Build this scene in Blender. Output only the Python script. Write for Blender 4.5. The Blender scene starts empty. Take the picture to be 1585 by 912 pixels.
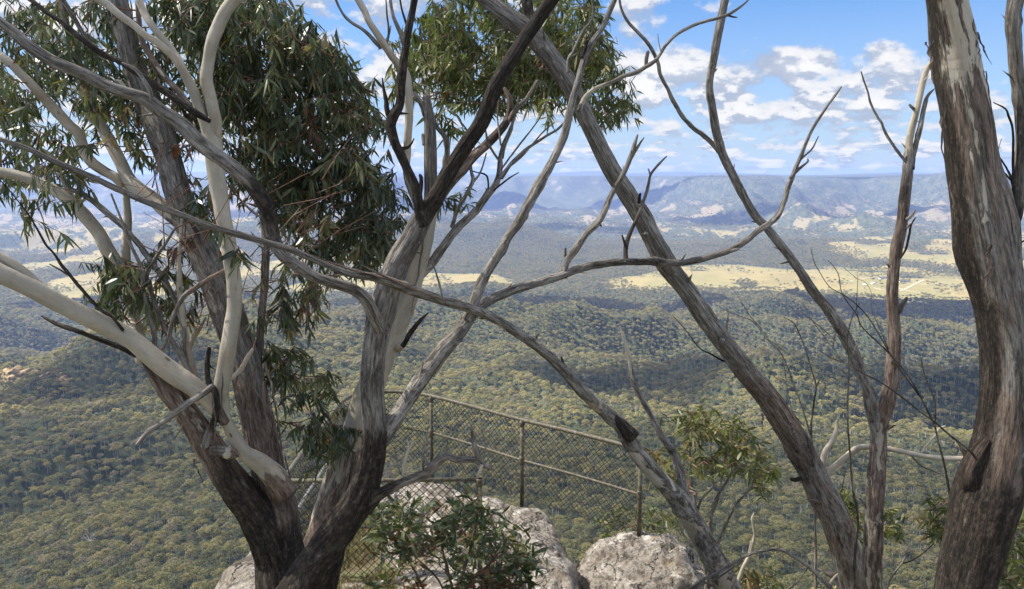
import bpy, math, random
import numpy as np
from mathutils import Vector, Matrix, Euler

random.seed(7)
rng = np.random.default_rng(11)
scene = bpy.context.scene
C = scene.collection
R = math.radians

# ------------------------------------------------------------------ camera
EYE = 1.65
FPX = 1244.0                      # focal length in pixels of the 1585 px wide photograph
PITCH = math.atan((456 - 272) / FPX)
cam = bpy.data.cameras.new('camera')
cam.sensor_width = 36.0
cam.lens = 36.0 * FPX / 1585.0
cam.clip_start = 0.05
cam.clip_end = 90000
camo = bpy.data.objects.new('camera', cam)
C.objects.link(camo)
camo.location = (0, 0, EYE)
camo.rotation_euler = (R(90) - PITCH, 0, 0)
scene.camera = camo

# ------------------------------------------------------------------ sun, sky, exposure
SUN_EL, SUN_AZ = R(50), R(-82)   # azimuth clockwise from +Y (view direction)
sun_vec = Vector((math.sin(SUN_AZ) * math.cos(SUN_EL), math.cos(SUN_AZ) * math.cos(SUN_EL), math.sin(SUN_EL)))
sl = bpy.data.lights.new('sun', 'SUN')
sl.energy = 5.0
sl.angle = R(0.5)
sl.color = (1.0, 0.94, 0.82)
so = bpy.data.objects.new('sun', sl)
C.objects.link(so)
so.rotation_euler = sun_vec.to_track_quat('Z', 'Y').to_euler()

scene.view_settings.view_transform = 'Standard'
scene.view_settings.look = 'None'
scene.view_settings.gamma = 1
scene.view_settings.exposure = 1.65
scene.view_settings.use_curve_mapping = False
scene.cycles.max_bounces = 6
scene.cycles.transparent_max_bounces = 12
scene.cycles.volume_bounces = 1
scene.cycles.use_denoising = True

class NT:
    """small helper for building node trees"""
    def __init__(s, tree):
        s.t = tree; s.n = tree.nodes; s.l = tree.links
    def new(s, typ, **kw):
        n = s.n.new(typ)
        for k, v in kw.items():
            setattr(n, k, v)
        return n
    def put(s, sock, v):
        if isinstance(v, bpy.types.NodeSocket): s.l.new(v, sock)
        elif v is not None:
            if sock.type == 'RGBA' and len(v) == 3: v = (*v, 1)
            sock.default_value = v
    def math(s, op, a, b=None, c=None, clamp=False):
        n = s.new('ShaderNodeMath', operation=op, use_clamp=clamp)
        s.put(n.inputs[0], a); s.put(n.inputs[1], b)
        if c is not None: s.put(n.inputs[2], c)
        return n.outputs[0]
    def vmath(s, op, a, b=None, scale=None):
        n = s.new('ShaderNodeVectorMath', operation=op)
        s.put(n.inputs[0], a); s.put(n.inputs[1], b)
        if scale is not None: s.put(n.inputs['Scale'], scale)
        return n.outputs[0] if op not in ('LENGTH', 'DISTANCE', 'DOT_PRODUCT') else n.outputs['Value']
    def noise(s, vec, scale, detail=5, rough=0.55, dist=0.0, out='Fac', dim='3D'):
        n = s.new('ShaderNodeTexNoise', noise_dimensions=dim)
        s.put(n.inputs['Vector'], vec)
        n.inputs['Scale'].default_value = scale; n.inputs['Detail'].default_value = detail
        n.inputs['Roughness'].default_value = rough; n.inputs['Distortion'].default_value = dist
        return n.outputs[0] if out == 'Fac' else n.outputs[1]
    def ramp(s, fac, stops, interp='LINEAR'):
        n = s.new('ShaderNodeValToRGB')
        cr = n.color_ramp; cr.interpolation = interp
        while len(cr.elements) < len(stops): cr.elements.new(0.5)
        for e, (p, c) in zip(cr.elements, stops):
            e.position = p; e.color = (*c, 1) if len(c) == 3 else c
        s.put(n.inputs[0], fac)
        return n.outputs[0]
    def rng(s, v, a, b, c=0.0, d=1.0, smooth=True):
        n = s.new('ShaderNodeMapRange', interpolation_type='SMOOTHSTEP' if smooth else 'LINEAR')
        for i, x in enumerate((v, a, b, c, d)): s.put(n.inputs[i], x)
        return n.outputs[0]
    def mix(s, fac, a, b, mode='MIX'):
        n = s.new('ShaderNodeMix', data_type='RGBA', blend_type=mode)
        s.put(n.inputs[0], fac); s.put(n.inputs[6], a); s.put(n.inputs[7], b)
        return n.outputs[2]
    def attr(s, name, out='Fac'):
        return s.new('ShaderNodeAttribute', attribute_name=name).outputs[out]
    def sep(s, v):
        n = s.new('ShaderNodeSeparateXYZ'); s.put(n.inputs[0], v); return n.outputs
    def comb(s, x, y, z):
        n = s.new('ShaderNodeCombineXYZ')
        s.put(n.inputs[0], x); s.put(n.inputs[1], y); s.put(n.inputs[2], z); return n.outputs[0]

# world: Nishita sky with a broken cumulus deck, laid out by direction
world = bpy.data.worlds.new('World'); scene.world = world; world.use_nodes = True
w = NT(world.node_tree); w.n.clear()
sky = w.new('ShaderNodeTexSky', sky_type='NISHITA', sun_disc=False)
sky.sun_elevation = SUN_EL; sky.sun_rotation = SUN_AZ
sky.altitude = 1000; sky.air_density = 1.0; sky.dust_density = 0.6; sky.ozone_density = 2.0
SKY = 0.05
tc = w.new('ShaderNodeTexCoord').outputs['Generated']
dx, dy, dz = w.sep(tc)[0:3]
zc = w.math('MAXIMUM', dz, 0.0)
def angvec(f, st, off, seed):
    return w.comb(w.math('MULTIPLY_ADD', az, f, seed), w.math('MULTIPLY', w.math('ADD', el, off), f*st), seed)
def deckval(off):
    # cloud sizes shrink towards the horizon
    a = w.noise(angvec(13.5, 1.6, off, 3.1), 1.0, 9, 0.56)
    b = w.noise(angvec(24.0, 1.9, off, 9.7), 1.0, 8, 0.56)
    c = w.noise(angvec(34.0, 3.6, off, 1.3), 1.0, 4, 0.52)
    v = w.new('ShaderNodeMix', data_type='FLOAT'); w.put(v.inputs[0], w.rng(el, 0.14, 0.09)); w.put(v.inputs[2], a); w.put(v.inputs[3], b)
    u = w.new('ShaderNodeMix', data_type='FLOAT'); w.put(u.inputs[0], w.rng(el, 0.07, 0.03)); w.put(u.inputs[2], v.outputs[0]); w.put(u.inputs[3], c)
    return u.outputs[0]
az = w.math('ARCTAN2', dx, dy)
el = w.math('ARCSINE', dz)
wob = w.noise(w.comb(az, el, 0.0), 14, 5, 0.6)
def puff(px, py, rx, ry, s):
    # px,py: a direction given by the photograph's picture point; radii in radians
    a = math.atan2((px - 792.5) / FPX, 1.0); e = math.atan((272 - py) / FPX * math.cos(a))
    u = w.math('DIVIDE', w.math('SUBTRACT', az, a), rx)
    v = w.math('DIVIDE', w.math('SUBTRACT', el, e), ry)
    r2 = w.math('ADD', w.math('MULTIPLY', u, u), w.math('MULTIPLY', v, v))
    g = w.math('MAXIMUM', w.math('SUBTRACT', 1.0, r2), -1.0 if False else 0.0)
    return w.math('MULTIPLY', g, s*(.7 if s > 0 and s != .15 else 1.0))
n0 = deckval(0.0); n1 = deckval(0.010)
cov = None
PUFFS = [(1225, 100, .052, .026, .15), (1378, 86, .050, .018, .15), (1400, 130, .09, .02, .10), (960, 70, .10, .075, .11), (1080, 120, .10, .05, .09),
         (1130, 25, .05, .03, .10), (880, 130, .2, .06, .06), (560, 60, .10, .09, .10), (1120, 150, .16, .045, .07), (1300, 170, .2, .05, .055), (150, 80, .2, .12, .10), (500, 170, .2, .12, .05)]
for p in PUFFS:
    g = puff(*p); cov = g if cov is None else w.math('ADD', cov, g)
for p in [(1330, 20, .26, .065, -.16), (1520, 60, .1, .07, -.12), (1180, 55, .05, .03, -.06), (520, 110, .05, .03, -.10), (900, 20, .04, .03, -.05)]:
    cov = w.math('ADD', cov, puff(*p))
base_cov = w.math('ADD', w.rng(el, 0.0, 0.30, 0.055, 0.0, False), w.rng(el, 0.30, 0.55, 0.0, 0.16))
dens = w.math('ADD', w.math('ADD', n0, cov), base_cov)
dens = w.math('ADD', dens, w.math('MULTIPLY', w.math('SUBTRACT', wob, 0.5), 0.07))
mask = w.rng(dens, 0.51, 0.64)
mask = w.math('MULTIPLY', mask, w.rng(dz, -0.01, 0.012))
top = w.rng(w.math('SUBTRACT', n0, n1), -0.050, 0.050)
thick = w.rng(dens, 0.56, 0.80)
shade = w.math('ADD', w.math('MULTIPLY', top, 0.72), w.math('MULTIPLY', thick, 0.30), clamp=True)
ccol = w.ramp(shade, [(0.0, (0.50, 0.57, 0.70)), (0.5, (0.72, 0.77, 0.86)), (0.85, (1.05, 1.04, 1.03)), (1.0, (1.15, 1.13, 1.10))])
# high thin veil towards the horizon
veil = w.math('MULTIPLY', w.rng(el, 0.0, 0.20, 0.9, 0.0, False), w.rng(w.noise(angvec(5, 3, 0.0, 5.5), 1.1, 6, 0.6), 0.25, 0.7, 0.7, 1.0))
skyc = w.new('ShaderNodeVectorMath', operation='SCALE'); w.put(skyc.inputs[0], sky.outputs[0]); skyc.inputs['Scale'].default_value = SKY
skytint = w.mix(1.0, skyc.outputs[0], (0.62, 0.85, 1.12), 'MULTIPLY')
withveil = w.mix(veil, skytint, (0.185, 0.222, 0.28))
CL = w.rng(el, 0.28, 0.6, 0.29, 0.42)
clo = w.new('ShaderNodeVectorMath', operation='SCALE'); w.put(clo.inputs[0], ccol); w.put(clo.inputs['Scale'], CL)
final = w.mix(w.math('MULTIPLY', mask, 0.93), withveil, clo.outputs[0])
bg = w.new('ShaderNodeBackground'); w.put(bg.inputs[0], final); bg.inputs[1].default_value = 1.0
wo = w.new('ShaderNodeOutputWorld'); w.l.new(bg.outputs[0], wo.inputs[0])
world.cycles.sampling_method = 'MANUAL'; world.cycles.sample_map_resolution = 512

# ------------------------------------------------------------------ general helpers
_f = Vector((0, math.cos(PITCH), -math.sin(PITCH))); _u = Vector((0, math.sin(PITCH), math.cos(PITCH)))
def P(px, py, Y):
    """the point seen at picture point (px,py), Y metres ahead of the viewer"""
    d = Vector(((px - 792.5) / FPX, 0, 0)) + _u * (-(py - 456) / FPX) + _f
    d *= Y / d.y
    return Vector((d.x, d.y, EYE + d.z))
def proj(x, y, z):
    z = z - EYE
    cf = y * math.cos(PITCH) - z * math.sin(PITCH); cu = y * math.sin(PITCH) + z * math.cos(PITCH)
    return 792.5 + FPX * x / cf, 456 - FPX * cu / cf
def tag(o, label=None, cat=None, group=None, kind=None):
    if label: o['label'] = label
    if cat: o['category'] = cat
    if group: o['group'] = group
    if kind: o['kind'] = kind
    return o
def empty(name, loc, label=None, cat=None, group=None):
    o = bpy.data.objects.new(name, None); C.objects.link(o); o.location = loc; o.empty_display_size = 0.1
    return tag(o, label, cat, group)
def mesh_obj(name, verts, faces, mats, parent=None, smooth=True, attrs=None, midx=None):
    me = bpy.data.meshes.new(name)
    verts = np.asarray(verts, dtype=np.float64).reshape(-1, 3)
    org = Vector((0, 0, 0))
    if parent is not None:
        rt = parent
        while rt.parent is not None: rt = rt.parent
        org = rt.location
    else: org = Vector(verts.mean(0)) if len(verts) else org
    v = verts - np.array(org)
    me.from_pydata(v.tolist() if len(v) < 20000 else v, [], faces)
    for m in (mats if isinstance(mats, (list, tuple)) else [mats]): me.materials.append(m)
    if smooth: me.polygons.foreach_set('use_smooth', np.ones(len(me.polygons), dtype=bool))
    if midx is not None: me.polygons.foreach_set('material_index', np.asarray(midx, dtype=np.int32))
    if attrs:
        for k, (typ, arr) in attrs.items():
            a = me.attributes.new(k, typ, 'POINT')
            a.data.foreach_set('vector' if typ == 'FLOAT_VECTOR' else 'value', np.asarray(arr, dtype=np.float32).ravel())
    me.update()
    o = bpy.data.objects.new(name, me); C.objects.link(o)
    if parent is not None: o.parent = parent
    else: o.location = org
    return o

# gradient noise in numpy
_perm = np.random.default_rng(5).permutation(1024).astype(np.int64)
_perm2 = np.concatenate([_perm] * 4)
_g3 = np.random.default_rng(6).normal(size=(1024, 3)); _g3 /= np.linalg.norm(_g3, axis=1)[:, None]
def pnoise(x, y, z=0.0):
    x, y, z = np.broadcast_arrays(np.asarray(x, float), np.asarray(y, float), np.asarray(z, float))
    xi = np.floor(x).astype(np.int64); yi = np.floor(y).astype(np.int64); zi = np.floor(z).astype(np.int64)
    xf = x - xi; yf = y - yi; zf = z - zi
    u = xf**3*(xf*(xf*6-15)+10); v = yf**3*(yf*(yf*6-15)+10); q = zf**3*(zf*(zf*6-15)+10)
    def g(i, j, k):
        h = _perm2[(_perm2[(_perm2[(xi+i) & 1023] + yi + j) & 1023] + zi + k) & 1023]
        gg = _g3[h]
        return gg[..., 0]*(xf-i) + gg[..., 1]*(yf-j) + gg[..., 2]*(zf-k)
    def lp(a, b, t): return a + t*(b-a)
    return lp(lp(lp(g(0,0,0), g(1,0,0), u), lp(g(0,1,0), g(1,1,0), u), v), lp(lp(g(0,0,1), g(1,0,1), u), lp(g(0,1,1), g(1,1,1), u), v), q) * 1.5
def fbm(x, y, z=0.0, o=4, gain=0.5):
    s = 0; a = 1.0; t = 0
    for i in range(o):
        s = s + a*pnoise(np.asarray(x)*2**i + 17*i, np.asarray(y)*2**i + 31*i, np.asarray(z)*2**i + 7*i); t += a; a *= gain
    return s/t
def sstep(a, b, x):
    t = np.clip((x-a)/(b-a), 0, 1); return t*t*(3-2*t)

def new_mat(name):
    m = bpy.data.materials.new(name); m.use_nodes = True
    t = NT(m.node_tree); t.n.clear()
    out = t.new('ShaderNodeOutputMaterial')
    return m, t, out
def principled(t, out, col, rough=0.8, spec=0.3, normal=None, sub=0.0):
    b = t.new('ShaderNodeBsdfPrincipled')
    t.put(b.inputs['Base Color'], col); t.put(b.inputs['Roughness'], rough)
    t.put(b.inputs['Specular IOR Level'], spec)
    if normal is not None: t.put(b.inputs['Normal'], normal)
    t.l.new(b.outputs[0], out.inputs[0])
    return b
def bump(t, h, strength=0.5, dist=0.01):
    n = t.new('ShaderNodeBump'); t.put(n.inputs['Height'], h); n.inputs['Strength'].default_value = strength
    n.inputs['Distance'].default_value = dist; return n.outputs[0]

# ------------------------------------------------------------------ the valley
_pd = np.array([10, 20, 60, 150, 300, 450, 565, 750, 900, 1300, 1700, 2200, 2600, 3000, 4200, 5200, 25000.])
_pz = np.array([-14, -34, -90, -150, -205, -240, -262, -284, -302, -345, -393, -446, -458, -452, -440, -432, -430.])
def terrain_z(x, y):
    d = np.hypot(x, y); a = np.degrees(np.arctan2(x, y))
    z = np.interp(np.log(d+1e-6), np.log(_pd), _pz)
    # gullies and spurs of the forested slope
    am = sstep(350, 1200, d) * (1 - sstep(2900, 3300, d))
    z = z + am*(95*fbm(x/640+3, y/520, 0, 3) + 70*(0.35-np.abs(fbm(x/420+.5, y/300+9, 0, 3))*1.6))
    z = z + sstep(750, 1300, d)*(1-sstep(2500, 2900, d))*95*(np.clip(1-np.abs(fbm(x/1250+6.3, y/620+1, 0, 3))*3.6, -.2, 1)-.35)
    # long low spur that comes in from the left, with its crest towards the middle
    z = z + 52*np.exp(-((a+22)/18)**2)*np.exp(-((d-1350)/260)**2)
    z = z + 34*np.exp(-((a+4)/20)**2)*np.exp(-((d-1950)/210)**2)
    z = z + 16*np.exp(-((d-3500)/600)**2)*sstep(5, 14, a)
    # paddock country and the wooded rise behind it
    z = z + sstep(2900, 3600, d)*(1-sstep(4600, 5200, d))*14*fbm(x/900, y/900+4, 0, 2)
    z = z + 38*np.exp(-((d-4700)/380)**2)*sstep(8, 16, a)*(0.8+0.5*fbm(x/700, y/700, 1, 3))
    z = z + 62*np.exp(-((d-5100)/500)**2)*np.exp(-((a+1.5)/6.5)**2)*(0.9+0.4*fbm(x/600, y/600, 1, 3))
    # foothills
    fm = sstep(4500, 5400, d)*(1-sstep(8200, 9800, d))
    r = 1-np.abs(fbm(x/1300+2, y/1300, 0.3, 4))*2.6
    z = z + fm*(105*np.clip(r, 0, 1)**1.3*(0.35+1.1*(0.5+fbm(x/3000, y/3000, 5, 2))) + 34*fbm(x/420, y/420, 0, 3))
    # the escarpment: long spurs run out from a level plateau
    lft = sstep(-18, -27, a)
    spur = 1-np.abs(fbm(x/2300+8, y/4200+2, 0, 2))*3.2
    spur2 = 1-np.abs(fbm(x/900+4, y/1500+2, 3, 3))*2.8
    wv = 3300*fbm(x/6000+1.3, y/6000, 0, 2) + 2300*np.clip(spur, -.4, 1) + 800*np.clip(spur2, -.4, 1) - 2500*lft - 1500*np.exp(-((a+4)/7)**2) + 700*np.exp(-((a-20)/9)**2)
    s = d - 10300 + wv
    f = 0.66*sstep(-1700, 2500, s) + 0.34*sstep(1000, 1900, s)
    f2 = sstep(800, 1400, d - 16800 + 1400*fbm(x/3000, y/3000, 2, 3))
    top = 422 + 44*fbm(x/3600, y/3600, 3, 3) - 60*lft
    z = z + f*top + f2*(45 + 150*fbm(x/2600, y/2600, 9, 3))
    z = z + f*(1-f)*4*110*(np.clip(1-np.abs(fbm(x/700, y/900+5, 0, 4))*3, -.3, 1)-.4)
    # one lone far mountain on the left
    pk = np.exp(-(np.abs((a+28.2)/2.3))**1.7)*np.exp(-((d-16500)/1300)**2)
    z = z + pk*150
    return z + EYE
def dry_grass(x, y):
    """1 where open dry grass, 0 where forest"""
    d = np.hypot(x, y); a = np.degrees(np.arctan2(x, y))
    n = fbm(x/700, y/700+2, 4, 4)
    right = sstep(5.5, 9.5, a + 9*n)*sstep(3050, 3200, d+500*n)*(1-sstep(3900, 4150, d+600*fbm(x/500,y/500,2,3)))*(1-.8*sstep(.30,.40,fbm(x/260,y/340,5,4)))
    right2 = sstep(20, 24, a + 5*n)*sstep(4000, 4100, d)*(1-sstep(5300, 5600, d))*sstep(-.12, .02, fbm(x/420, y/420, 7, 3))
    mid = sstep(-13, -11, a+4*n)*(1-sstep(-2, 1, a+4*n))*sstep(3180, 3260, d+200*n)*(1-sstep(3600, 3750, d+400*n))
    lf = (1-sstep(-12, -9, a+6*n))*sstep(3050, 3200, d+300*n)*sstep(.0, .10, fbm(x/360, y/620, 6, 4)+.12*np.exp(-((d-3500)/700)**2)-.02)*(1-sstep(9000, 10500, d))
    hills = .85*sstep(5000, 5900, d+700*n + 1300*np.exp(-((a+2)/5.5)**2)*-1)*(1-sstep(8800, 10500, d+2200*n))*sstep(-.03, 0.17, fbm(x/200, y/420, 12, 5, .7)+0.22*fbm(x/1300, y/1300, 2, 2)-.03)
    zz = terrain_z(x, y) - EYE
    hills = hills*(1-sstep(-330, -200, zz)*.85)
    shelf = sstep(19, 23, a)*np.exp(-((d-7700-600*n)/300)**2)*.9*sstep(-.15,.05,fbm(x/300,y/500,3,4))
    return np.clip(np.maximum.reduce([right, right2, mid, lf*.9, hills, shelf]), 0, 1)
nr, na = 760, 640
dist = np.exp(np.linspace(np.log(10.0), np.log(20500.0), nr)); ang = np.radians(np.linspace(-78, 78, na))
D, A = np.meshgrid(dist, ang, indexing='ij'); X = D*np.sin(A); Yy = D*np.cos(A)
Z = terrain_z(X, Yy)
idx = np.arange(nr*na).reshape(nr, na)
q = np.stack([idx[:-1, :-1], idx[:-1, 1:], idx[1:, 1:], idx[1:, :-1]], -1).reshape(-1, 4)[:, ::-1]
ter_me = bpy.data.meshes.new('terrain')
ter_me.vertices.add(nr*na); ter_me.vertices.foreach_set('co', np.stack([X, Yy, Z], -1).ravel())
ter_me.loops.add(q.size); ter_me.loops.foreach_set('vertex_index', q.ravel().astype(np.int32))
ter_me.polygons.add(len(q)); ter_me.polygons.foreach_set('loop_start', np.arange(0, q.size, 4, dtype=np.int32))
ter_me.update(calc_edges=True); ter_me.validate()
ter_me.polygons.foreach_set('use_smooth', np.ones(len(ter_me.polygons), dtype=bool))
ga = ter_me.attributes.new('grass', 'FLOAT', 'POINT'); ga.data.foreach_set('value', dry_grass(X, Yy).ravel().astype(np.float32))
fa = ter_me.attributes.new('far', 'FLOAT', 'POINT'); fa.data.foreach_set('value', D.ravel().astype(np.float32))
m, t, out = new_mat('valley_floor')
pos = t.new('ShaderNodeNewGeometry').outputs['Position']
grass = t.attr('grass'); far = t.attr('far')
n1_ = t.noise(pos, 0.013, 8, 0.7); n2_ = t.noise(pos, 0.0022, 6, 0.6); n3_ = t.noise(pos, 0.04, 4, 0.7)
gcol = t.ramp(n2_, [(0.3, (0.16, 0.13, 0.05)), (0.45, (0.235, 0.19, 0.078)), (0.55, (0.17, 0.155, 0.06)), (0.7, (0.255, 0.205, 0.10))])
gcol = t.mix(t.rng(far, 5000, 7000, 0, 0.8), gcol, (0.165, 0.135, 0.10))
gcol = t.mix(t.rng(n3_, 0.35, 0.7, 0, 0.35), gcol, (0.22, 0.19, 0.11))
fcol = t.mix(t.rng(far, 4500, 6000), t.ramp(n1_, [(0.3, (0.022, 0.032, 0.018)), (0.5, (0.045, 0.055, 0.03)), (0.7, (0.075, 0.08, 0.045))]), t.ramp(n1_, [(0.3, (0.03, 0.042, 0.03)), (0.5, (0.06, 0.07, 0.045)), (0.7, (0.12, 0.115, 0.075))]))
# bare patches between the trees in the foothills
k = t.math('ADD', grass, t.math('MULTIPLY', t.math('SUBTRACT', n1_, 0.5), 1.3))
k = t.math('ADD', k, t.math('MULTIPLY', t.math('SUBTRACT', n3_, 0.5), 0.7))
nh = t.noise(t.vmath('MULTIPLY', pos, (1, .55, 1)), 0.0055, 7, 0.66)
k = t.math('ADD', k, t.math('MULTIPLY', t.math('MULTIPLY', t.rng(nh, .50, .62), t.rng(grass, .0, .2, .3, 1)), t.rng(far, 4900, 5800, 0, t.rng(far, 7800, 9500, .55, 0.0))))
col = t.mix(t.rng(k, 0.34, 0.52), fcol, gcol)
nz = t.sep(t.new('ShaderNodeNewGeometry').outputs['Normal'])[2]
cliff = t.math('MULTIPLY', t.rng(nz, 0.86, 0.80), t.rng(far, 9000, 10500))
cliff = t.math('MULTIPLY', cliff, t.rng(t.noise(t.vmath('MULTIPLY', pos, (1, 1, 3)), 0.004, 6, .7), 0.5, 0.62, 0, 0.35))
col = t.mix(cliff, col, (0.38, 0.30, 0.24))
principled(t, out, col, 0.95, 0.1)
ter_me.materials.append(m)
ter = bpy.data.objects.new('terrain', ter_me); C.objects.link(ter); tag(ter, kind='structure')

# ------------------------------------------------------------------ valley trees
def foliage_mat(name, stops, rough=0.6, transl=0.5, vary=0.28, sc=0.4):
    m, t, out = new_mat(name)
    oi = t.new('ShaderNodeObjectInfo').outputs['Random']
    g = t.new('ShaderNodeNewGeometry')
    loc = t.noise(t.new('ShaderNodeTexCoord').outputs['Object'], sc, 2, 0.5)
    big = t.noise(g.outputs['Position'], 0.0045, 3, 0.55)
    k = t.math('ADD', t.math('MULTIPLY', oi, 1-vary), t.math('MULTIPLY', loc, vary))
    k = t.math('ADD', k, t.math('MULTIPLY', t.math('SUBTRACT', big, 0.5), 1.2), clamp=True)
    col = t.ramp(k, stops)
    b = t.new('ShaderNodeBsdfPrincipled'); t.put(b.inputs['Base Color'], col); b.inputs['Roughness'].default_value = rough
    b.inputs['Specular IOR Level'].default_value = 0.25
    tr = t.new('ShaderNodeBsdfTranslucent'); t.put(tr.inputs[0], col)
    mx = t.new('ShaderNodeMixShader'); mx.inputs[0].default_value = transl
    t.l.new(b.outputs[0], mx.inputs[1]); t.l.new(tr.outputs[0], mx.inputs[2]); t.l.new(mx.outputs[0], out.inputs[0])
    return m
M_crown = foliage_mat('gum_crown', [(0.0, (0.11, 0.118, 0.06)), (0.3, (0.20, 0.198, 0.09)), (0.5, (0.275, 0.258, 0.11)), (0.7, (0.33, 0.29, 0.12)), (0.85, (0.29, 0.255, 0.16)), (1.0, (0.22, 0.195, 0.15))])
m, t, out = new_mat('pale_gum_bark'); principled(t, out, (0.36, 0.33, 0.29), 0.8, 0.2); M_ptrunk = m
def tube_raw(pts, rad, n, V, F):
    b0 = len(V)
    for i, (p, r) in enumerate(zip(pts, rad)):
        d = (pts[min(i+1, len(pts)-1)] - pts[max(i-1, 0)]).normalized()
        s = d.orthogonal().normalized() if i == 0 else (s - d*s.dot(d)).normalized()
        c = d.cross(s)
        for k in range(n):
            an = 2*math.pi*k/n; V.append(p + (s*math.cos(an) + c*math.sin(an))*r)
    for i in range(len(pts)-1):
        for k in range(n):
            F.append((b0+i*n+k, b0+i*n+(k+1) % n, b0+(i+1)*n+(k+1) % n, b0+(i+1)*n+k))
def valley_tree(seed, kind):
    r = random.Random(seed); V = []; F = []; MI = []
    H = r.uniform(11, 15); W = r.uniform(3.6, 5.2)
    if kind == 'bare': W *= .8
    lobes = []
    nl = r.randint(9, 13)
    for i in range(nl):
        a = i*2.4 + r.uniform(-.4, .4); rr = W*math.sqrt((i+.3)/nl)*.85
        lobes.append(Vector((rr*math.cos(a), rr*math.sin(a), H - 2.2 - (rr/W)**2*r.uniform(2.4, 4.5) + r.uniform(-.7, .7))))
    trunk_top = Vector((r.uniform(-.5, .5), r.uniform(-.5, .5), H*.55))
    tube_raw([Vector((0, 0, -2)), Vector((r.uniform(-.3, .3), 0, H*.3)), trunk_top], [.42, .32, .22], 5, V, F)
    for L in lobes: tube_raw([trunk_top, (trunk_top+L)/2+Vector((0, 0, -.5)), L], [.16, .11, .05], 3, V, F)
    if kind == 'bare':
        for L in lobes:
            for k in range(4):
                e = L + Vector((r.uniform(-1.6, 1.6), r.uniform(-1.6, 1.6), r.uniform(.3, 2.2)))
                tube_raw([L, e], [.07, .03], 3, V, F)
    MI += [1]*len(F)
    for L in lobes:
        R0 = r.uniform(1.5, 2.3); n = 44 if kind != 'bare' else 12
        for k in range(n):
            u = r.uniform(-.35, 1); th = r.uniform(0, 2*math.pi); s = math.sqrt(1-u*u)
            nrm = Vector((s*math.cos(th), s*math.sin(th), u))
            c = L + Vector((nrm.x*R0, nrm.y*R0, nrm.z*R0*.62))*r.uniform(.72, 1.08)
            nn = (nrm + Vector((r.gauss(0, .35), r.gauss(0, .35), r.gauss(0, .35)+.15))).normalized()
            a = nn.orthogonal().normalized(); a.rotate(Matrix.Rotation(r.uniform(0, 6.3), 3, nn)); b = nn.cross(a)
            h = r.uniform(.28, .62); g = r.uniform(.45, .9)
            b0 = len(V); V += [c-a*h, c-b*h*g+nn*.1, c+a*h, c+b*h*g-nn*.12]; F.append((b0, b0+1, b0+2, b0+3)); MI.append(0)
    me = bpy.data.meshes.new('gum_tree'); me.from_pydata([tuple(v) for v in V], [], F)
    me.materials.append(M_crown); me.materials.append(M_ptrunk)
    me.polygons.foreach_set('material_index', np.array(MI, dtype=np.int32)); me.update()
    return me
tree_meshes = [valley_tree(100+i, 'full') for i in range(7)] + [valley_tree(200, 'bare')]
def scatter(d0, d1, sp, amax):
    n = int(2*d1*math.tan(R(amax))/sp)+2
    gx = np.arange(-d1, d1, sp); gy = np.arange(0, d1, sp)
    X_, Y_ = np.meshgrid(gx, gy); X_ = X_.ravel()+rng.uniform(-.5, .5, X_.size)*sp; Y_ = Y_.ravel()+rng.uniform(-.5, .5, Y_.size)*sp
    d = np.hypot(X_, Y_); a = np.degrees(np.arctan2(X_, Y_))
    k = (d > d0) & (d < d1) & (np.abs(a) < amax)
    return X_[k], Y_[k]
xs, ys = scatter(300, 2600, 7.5, 44)
s0 = .48 + .72*rng.random(len(xs))**1.4
k = fbm(xs/90, ys/90, 3, 3) > -0.42
xs, ys, s0 = xs[k], ys[k], s0[k]
x2, y2 = scatter(2600, 5300, 12.5, 42)
pr = 1 - dry_grass(x2, y2); k = rng.random(len(x2)) < np.where(pr > .6, .93, np.where(pr > .15, .30, np.where(fbm(x2/200, y2/260, 8, 3) > .22, .28, .012)))
x2, y2 = x2[k], y2[k]; s2 = rng.uniform(.9, 1.5, len(x2))
x3, y3 = scatter(5300, 9600, 25, 40)
pr = 1 - dry_grass(x3, y3); k = rng.random(len(x3)) < np.where(pr > .55, .42, .06)
x3, y3 = x3[k], y3[k]; s3 = rng.uniform(1.1, 1.9, len(x3))
tx = np.concatenate([xs, x2, x3]); ty = np.concatenate([ys, y2, y3]); ts = np.concatenate([s0, s2, s3])
tz = terrain_z(tx, ty); tr_ = rng.uniform(0, 6.283, len(tx))
bare_p = sstep(0.05, 0.4, fbm(tx/240, ty/240, 21, 3))*.35 + .035
ti = np.where(rng.random(len(tx)) < bare_p, 7, rng.integers(0, 7, len(tx)))
# keep the farm clear
cf = math.cos(PITCH)
# individuals: the nearest trees that show in the photograph
cfv = ty*math.cos(PITCH) - (tz+11*ts-EYE)*math.sin(PITCH); cuv = ty*math.sin(PITCH) + (tz+11*ts-EYE)*math.cos(PITCH)
ppx = 792.5 + FPX*tx/cfv; ppy = 456 - FPX*cuv/cfv
vis = (ppx > 6) & (ppx < 1579) & (ppy < 905) & ~((ppx > 330) & (ppx < 1130) & (ppy > 700)) & ~((ppx > 1210) & (ppx < 1375)) & ~((ppx > 1440)) & ~((ppx > 260) & (ppx < 640))
order = np.argsort(np.hypot(tx, ty) + np.where(vis, 0, 1e7))[:300]
near = np.zeros(len(tx), bool); near[order] = True
near &= vis
protos = bpy.data.collections.new('valley_trees'); C.children.link(protos)
seen = set(); first = {}
sel = list(np.where(near)[0])
have = {int(ti[i]) for i in sel}
for kk in range(8):
    if kk not in have: ti[sel[kk*3]] = kk
nind = 0
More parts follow.
